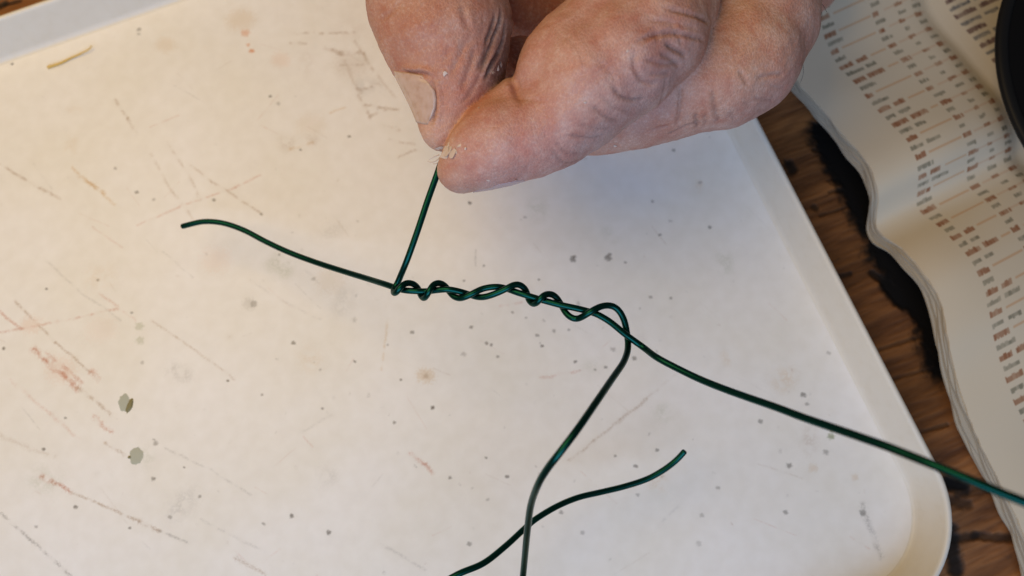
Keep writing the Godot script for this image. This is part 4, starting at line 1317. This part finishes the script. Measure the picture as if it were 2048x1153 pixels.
func scratches() -> Array:
	# from u, v to u, v in tray axes; half width; tint; strength
	return [
		[-147.37, -144.07, -136.2, -144.59, 0.5, 0, 0.3],
		[-136.2, -144.59, -121.86, -144.29, 0.5, 0, 0.3],
		[-121.86, -144.29, -114.98, -145.09, 0.5, 0, 0.3],
		[-185.65, -130.46, -172.73, -127.81, 0.55, 0, 0.38],
		[-172.73, -127.81, -157.81, -125.3, 0.55, 0, 0.38],
		[-180.62, -136.79, -173.95, -123.17, 0.5, 1, 0.42],
		[-173.95, -123.17, -166.59, -110.29, 0.5, 1, 0.42],
		[-167.92, -113.02, -166.59, -110.29, 1, 0, 0.6],
		[-179.34, -123.28, -175.62, -116.82, 1.1, 0, 0.55],
		[-175.62, -116.82, -171.89, -110.15, 1.1, 0, 0.55],
		[-176.82, -121.6, -173.4, -115.91, 0.8, 0, 0.45],
		[-173.4, -115.91, -170.52, -111.13, 0.8, 0, 0.45],
		[-178.15, -121.23, -172.28, -111.85, 0.8, 0, 0.35],
		[-184.43, -135.4, -180.75, -129.37, 0.6, 0, 0.45],
		[-160.97, -130.63, -154.62, -121.06, 0.6, 0, 0.25],
		[-151.26, -119.68, -146.77, -113.22, 0.5, 1, 0.26],
		[-146.77, -113.22, -140.77, -104.62, 0.5, 1, 0.26],
		[-140.77, -104.62, -136.61, -98.01, 0.5, 1, 0.26],
		[-171.82, -110.38, -168.82, -105.72, 0.7, 1, 0.4],
		[-168.82, -105.72, -166.22, -101.5, 0.7, 1, 0.4],
		[-170.12, -102.34, -168.65, -99.73, 0.9, 0, 0.5],
		[-168.65, -99.73, -167.29, -97.68, 0.9, 0, 0.5],
		[-169.3, -95.64, -165.85, -90.78, 0.6, 1, 0.4],
		[-185.32, -93.87, -179.58, -87.76, 0.9, 0, 0.6],
		[-179.58, -87.76, -175.26, -83.59, 0.5, 1, 0.45],
		[-175.26, -83.59, -166.88, -75.52, 0.5, 1, 0.45],
		[-166.88, -75.52, -163.12, -71.74, 0.8, 1, 0.5],
		[-163.12, -71.74, -157.97, -66.81, 0.5, 2, 0.35],
		[-195.75, -89.36, -190.86, -80.98, 0.6, 2, 0.4],
		[-190.86, -80.98, -184.37, -69.85, 0.6, 2, 0.4],
		[-156.6, -88.96, -148.32, -80.29, 0.45, 2, 0.2],
		[-148.32, -80.29, -141.46, -71.43, 0.45, 2, 0.2],
		[-175.27, -172.69, -169.39, -165.2, 0.6, 1, 0.4],
		[-169.39, -165.2, -163.85, -158.2, 0.6, 1, 0.4],
		[-158.52, -165.1, -151.14, -151.28, 0.6, 3, 0.3],
		[-157.27, -161.98, -152.95, -155.45, 0.9, 3, 0.45],
		[-143.31, -179.12, -141.82, -172.61, 0.7, 1, 0.33],
		[-141.82, -172.61, -140.63, -167.49, 0.7, 1, 0.33],
		[-134.14, -162.46, -131.97, -152.05, 0.6, 1, 0.22],
		[-131.97, -152.05, -130.85, -144.11, 0.6, 1, 0.22],
		[-139.16, -161.13, -136.83, -148.99, 0.6, 1, 0.2],
		[-136.83, -148.99, -134.06, -140.45, 0.6, 1, 0.2],
		[-130.4, -154.17, -127.18, -148.35, 0.55, 1, 0.32],
		[-127.18, -148.35, -124.39, -144.61, 0.55, 1, 0.32],
		[-124.39, -144.61, -117.9, -134.96, 0.55, 1, 0.32],
		[-94.46, -179.44, -89.41, -177.85, 0.7, 1, 0.3],
		[-87.67, -176.82, -79.49, -173.79, 0.7, 1, 0.4],
		[-96.15, -177.29, -92.34, -175.42, 0.7, 1, 0.3],
		[-88.2, -172.47, -85.03, -169.6, 1, 1, 0.42],
		[-85.03, -169.6, -80.06, -167.87, 1, 1, 0.42],
		[-80.32, -171.44, -79.21, -166.74, 0.8, 1, 0.34],
		[-79.21, -166.74, -78.67, -161.69, 0.8, 1, 0.34],
		[-85.87, -166.04, -79.03, -163.39, 0.6, 1, 0.28],
		[-84.46, -157.91, -81.57, -157.49, 0.8, 1, 0.42],
		[-81.57, -157.49, -78.39, -157.11, 0.8, 1, 0.42],
		[-83.8, -153.23, -80.55, -150.83, 0.7, 1, 0.4],
		[-80.55, -150.83, -76.56, -148.59, 0.7, 1, 0.4],
		[-84.34, -156.33, -83.97, -150.87, 0.8, 1, 0.3],
		[-83.97, -150.87, -83.89, -149.19, 0.8, 1, 0.3],
		[-84.04, -149.55, -79.64, -149.55, 0.7, 1, 0.3],
		[-81.23, -141.53, -75.93, -138.17, 0.7, 1, 0.34],
		[-80.55, -136.38, -76.2, -136.37, 0.7, 1, 0.36],
		[-81.58, -146.14, -77.99, -142.88, 0.7, 1, 0.25],
		[-84.37, -167.14, -84.71, -160.31, 0.9, 1, 0.22],
		[-84.71, -160.31, -83.62, -156.8, 0.9, 1, 0.22],
		[-77.95, -159.85, -75.93, -152.13, 0.7, 1, 0.2],
		[-92.93, -154.54, -88.88, -154.4, 0.5, 3, 0.3],
		[-105.79, -148.63, -99.81, -148.4, 0.9, 3, 0.3],
		[-71.63, -106.07, -73.14, -102.27, 0.4, 2, 0.3],
		[-69.12, -70.75, -64.5, -69.76, 0.55, 0, 0.28],
		[-64.5, -69.76, -59.65, -68.93, 0.55, 0, 0.28],
		[-70.39, -50.57, -63.33, -52.48, 0.6, 1, 0.26],
		[-63.33, -52.48, -55.57, -54.66, 0.6, 1, 0.26],
		[-55.57, -54.66, -47.74, -56.51, 0.6, 1, 0.26],
		[-56.43, -53.89, -48.18, -56.68, 0.5, 1, 0.15],
		[-48.18, -56.68, -39.11, -59.36, 0.5, 1, 0.15],
		[-103.96, -66.41, -101.86, -62.73, 0.8, 0, 0.38],
		[-101.86, -62.73, -100.65, -60.04, 0.8, 0, 0.38],
		[-148.92, -59.37, -143.7, -53.54, 0.7, 1, 0.3],
		[-126.34, -80.16, -118.16, -81.56, 0.6, 2, 0.12],
		[-97.98, -97.86, -103.6, -87.06, 0.5, 3, 0.25],
		[-11.84, -15.94, -13.04, -7.44, 1, 2, 0.3],
		[-13.04, -7.44, -13.32, -3.6, 1, 2, 0.3],
		[-71.44, -90.72, -66.09, -89.34, 0.5, 0, 0.2],
		[-171.01, -144.01, -165.17, -132.75, 0.5, 2, 0.18],
		[-165.17, -132.75, -157.99, -122.44, 0.5, 2, 0.18],
		[-186.21, -118.32, -179.49, -106.68, 0.7, 0, 0.18],
		[-179.49, -106.68, -174.46, -98.37, 0.7, 0, 0.18],
		[-153.76, -70.5, -143.08, -59.07, 0.5, 2, 0.16],
		[-191.52, -106.6, -185.86, -100.57, 0.9, 1, 0.15],
		[-185.86, -100.57, -180.9, -96.69, 0.9, 1, 0.15],
		[-117.49, -49.76, -109.94, -40.86, 0.6, 2, 0.18],
		[-125.75, -119.99, -120.53, -112.44, 0.5, 2, 0.12],
		[-120.53, -112.44, -113.12, -104.06, 0.5, 2, 0.12],
		[-112.45, -117.28, -108.83, -109, 0.5, 2, 0.1],
		[-58.27, -29.02, -50.66, -31.84, 0.5, 2, 0.12],
	]


func specks() -> Array:
	# u, v, diameter, tint, strength
	return [
		[-106.3, -188.76, 7.32, 3, 0.14], [-98.84, -153.21, 7.32, 3, 0.07], [-83.63, -165.28, 8.54, 1, 0.1], [-126.86, -189.24, 4.88, 3, 0.12],
		[-174.57, -116.13, 7.32, 6, 0.09], [-163.13, -121.9, 7.32, 6, 0.05], [-100.16, -173.61, 4.88, 6, 0.1], [-132.18, -128.11, 7.32, 6, 0.07],
		[-178.49, -129.51, 4.88, 6, 0.12], [-107.59, -112.56, 7.32, 3, 0.08], [-93.56, -92.74, 0.92, 4, 0.6], [-79.81, -88.43, 0.92, 4, 0.6],
		[-77.9, -83.43, 0.92, 4, 0.6], [-77.08, -82.57, 0.82, 4, 0.6], [-50.6, -94.83, 1.53, 4, 0.62], [-49.89, -95.22, 0.92, 4, 0.6],
		[-42.22, -91.81, 1.63, 4, 0.6], [-41.57, -92.37, 1.02, 4, 0.5], [-71.31, -101.52, 0.61, 4, 0.55], [-77.26, -99.86, 0.61, 4, 0.6],
		[-60.14, -93.12, 0.61, 4, 0.6], [-61.72, -79.96, 0.92, 4, 0.5], [-65.9, -80.62, 0.92, 4, 0.45], [-65.77, -77.81, 0.82, 4, 0.7],
		[-59.84, -71.21, 0.82, 4, 0.65], [-53.73, -67.28, 0.71, 4, 0.6], [-46.53, -66.67, 1.02, 4, 0.55], [-100.01, -83.02, 0.61, 4, 0.7],
		[-95.47, -73.9, 0.82, 4, 0.7], [-104.95, -74.14, 0.82, 4, 0.6], [-76.68, -79.4, 0.71, 4, 0.5], [-83.96, -83.17, 1.22, 4, 0.28],
		[-69.23, -88.08, 0.71, 4, 0.5], [-66.72, -85.59, 0.61, 4, 0.4], [-50.25, -70.4, 1.22, 4, 0.2], [-58.23, -78.92, 0.71, 4, 0.4],
		[-32.24, -76.68, 0.82, 4, 0.45], [-36.65, -78.76, 0.92, 4, 0.4], [-38.69, -89.12, 0.71, 4, 0.5], [-108.82, -91.27, 0.71, 4, 0.65],
		[-94.27, -81.7, 4.15, 3, 0.22], [-94.27, -81.7, 1.43, 1, 0.25], [-160.41, -134.05, 0.71, 4, 0.65], [-172.64, -136.76, 0.61, 4, 0.8],
		[-185.95, -126.25, 0.82, 4, 0.8], [-126.82, -113.94, 1.63, 4, 0.35], [-127.94, -114.41, 3.17, 4, 0.14], [-121.02, -101.09, 1.02, 4, 0.65],
		[-138.33, -98.46, 0.71, 4, 0.8], [-131.76, -92.19, 0.71, 4, 0.5], [-119.56, -83.64, 0.71, 4, 0.5], [-176.42, -104.54, 0.61, 4, 0.6],
		[-182.92, -99.49, 0.82, 4, 0.8], [-179.41, -83.98, 0.92, 4, 0.7], [-188.99, -83.27, 0.82, 4, 0.4], [-169.2, -74.82, 0.71, 4, 0.7],
		[-134.09, -63.39, 1.02, 4, 0.75], [-127.47, -56.66, 1.12, 4, 0.7], [-140.61, -64.05, 0.82, 4, 0.5], [-152.33, -75.52, 0.82, 4, 0.5],
		[-159.95, -73.63, 0.92, 4, 0.4], [-161.17, -83.25, 1.02, 4, 0.6], [-158.47, -90.83, 1.22, 4, 0.45], [-158.53, -91.85, 0.61, 4, 0.4],
		[-154.93, -123.05, 0.71, 4, 0.55], [-156.08, -110.37, 0.92, 4, 0.3], [-111.37, -114.37, 1.02, 4, 0.35], [-117.16, -123.33, 0.61, 4, 0.6],
		[-153.75, -83.12, 0.51, 4, 0.6], [-97.41, -57.49, 0.82, 4, 0.6], [-85.07, -52.8, 0.92, 4, 0.65], [-88.02, -58.53, 0.61, 4, 0.6],
		[-60.07, -47.45, 0.71, 4, 0.5], [-50.33, -44.93, 0.92, 4, 0.55], [-56.58, -43.57, 0.92, 4, 0.6], [-76.67, -40.59, 1.02, 4, 0.45],
		[-58.79, -37.57, 0.92, 4, 0.35], [-40.94, -31.94, 1.02, 4, 0.35], [-46.98, -27.83, 1.12, 4, 0.3], [-98.62, -42.15, 1.02, 4, 0.5],
		[-73.85, -34.7, 1.02, 4, 0.3], [-50.28, -22.46, 1.22, 4, 0.2], [-95.39, -74.12, 0.82, 4, 0.6], [-12.91, -43.51, 1.33, 4, 0.6],
		[-13, -41.26, 0.92, 4, 0.4], [-25.1, -41.81, 1.12, 4, 0.5], [-11.41, -32.33, 1.63, 5, 0.5], [-10.55, -33.48, 1.02, 5, 0.4],
		[-14.14, -29.62, 1.33, 4, 0.4], [-23.52, -30.15, 1.33, 4, 0.55], [-29.02, -21.07, 1.12, 4, 0.5], [-12.67, -14.37, 1.43, 4, 0.5],
		[-18.62, -27.53, 2.04, 3, 0.12], [-10.54, -22.03, 1.63, 3, 0.15], [3.65, -55.7, 1.63, 4, 0.35], [-2.83, -50.07, 1.02, 4, 0.3],
		[-165.68, -199.2, 0.82, 4, 0.8], [-132.06, -196.28, 1.22, 4, 0.45], [-132.43, -195, 0.92, 4, 0.35], [-106.25, -184.59, 2.24, 6, 0.35],
		[-106.28, -178.93, 1.33, 6, 0.6], [-106.59, -180.94, 1.02, 6, 0.4], [-105.86, -164.69, 0.82, 4, 0.7], [-104.44, -161.98, 1.02, 4, 0.3],
		[-103.31, -147.62, 0.61, 4, 0.75], [-90.62, -146.41, 0.82, 4, 0.7], [-145.19, -152.56, 0.92, 4, 0.6], [-127.91, -143.05, 0.92, 4, 0.65],
		[-141.82, -148.89, 0.82, 4, 0.35], [-118.13, -135.06, 0.71, 4, 0.6], [-148.49, -160.7, 0.82, 4, 0.4], [-68.51, -118, 0.92, 4, 0.75],
		[-15.51, -89.36, 0.92, 4, 0.55], [-27.86, -92.31, 0.82, 4, 0.5], [-15.21, -111.53, 0.92, 4, 0.5], [-12.72, -101.03, 1.02, 4, 0.3],
		[-25.93, -100.99, 0.82, 4, 0.4], [-57.18, -109.25, 0.82, 4, 0.3], [-154.28, -119.2, 2.04, 5, 0.28], [-154.94, -115.64, 1.84, 5, 0.24],
		[-154.28, -119.2, 1.33, 7, 0.4], [-154.94, -115.64, 1.12, 7, 0.4], [-91.2, -49.64, 0.82, 4, 0.3], [-56.29, -67.68, 0.61, 4, 0.5],
		[-54.25, -62.86, 0.51, 4, 0.4], [-100.09, -92.12, 0.61, 4, 0.35], [-117.09, -92.59, 0.71, 4, 0.3],
	]


func wood_marks_and_shade() -> Array:
	# from u, v to u, v; half width; strength; the widest are painted booklet shade
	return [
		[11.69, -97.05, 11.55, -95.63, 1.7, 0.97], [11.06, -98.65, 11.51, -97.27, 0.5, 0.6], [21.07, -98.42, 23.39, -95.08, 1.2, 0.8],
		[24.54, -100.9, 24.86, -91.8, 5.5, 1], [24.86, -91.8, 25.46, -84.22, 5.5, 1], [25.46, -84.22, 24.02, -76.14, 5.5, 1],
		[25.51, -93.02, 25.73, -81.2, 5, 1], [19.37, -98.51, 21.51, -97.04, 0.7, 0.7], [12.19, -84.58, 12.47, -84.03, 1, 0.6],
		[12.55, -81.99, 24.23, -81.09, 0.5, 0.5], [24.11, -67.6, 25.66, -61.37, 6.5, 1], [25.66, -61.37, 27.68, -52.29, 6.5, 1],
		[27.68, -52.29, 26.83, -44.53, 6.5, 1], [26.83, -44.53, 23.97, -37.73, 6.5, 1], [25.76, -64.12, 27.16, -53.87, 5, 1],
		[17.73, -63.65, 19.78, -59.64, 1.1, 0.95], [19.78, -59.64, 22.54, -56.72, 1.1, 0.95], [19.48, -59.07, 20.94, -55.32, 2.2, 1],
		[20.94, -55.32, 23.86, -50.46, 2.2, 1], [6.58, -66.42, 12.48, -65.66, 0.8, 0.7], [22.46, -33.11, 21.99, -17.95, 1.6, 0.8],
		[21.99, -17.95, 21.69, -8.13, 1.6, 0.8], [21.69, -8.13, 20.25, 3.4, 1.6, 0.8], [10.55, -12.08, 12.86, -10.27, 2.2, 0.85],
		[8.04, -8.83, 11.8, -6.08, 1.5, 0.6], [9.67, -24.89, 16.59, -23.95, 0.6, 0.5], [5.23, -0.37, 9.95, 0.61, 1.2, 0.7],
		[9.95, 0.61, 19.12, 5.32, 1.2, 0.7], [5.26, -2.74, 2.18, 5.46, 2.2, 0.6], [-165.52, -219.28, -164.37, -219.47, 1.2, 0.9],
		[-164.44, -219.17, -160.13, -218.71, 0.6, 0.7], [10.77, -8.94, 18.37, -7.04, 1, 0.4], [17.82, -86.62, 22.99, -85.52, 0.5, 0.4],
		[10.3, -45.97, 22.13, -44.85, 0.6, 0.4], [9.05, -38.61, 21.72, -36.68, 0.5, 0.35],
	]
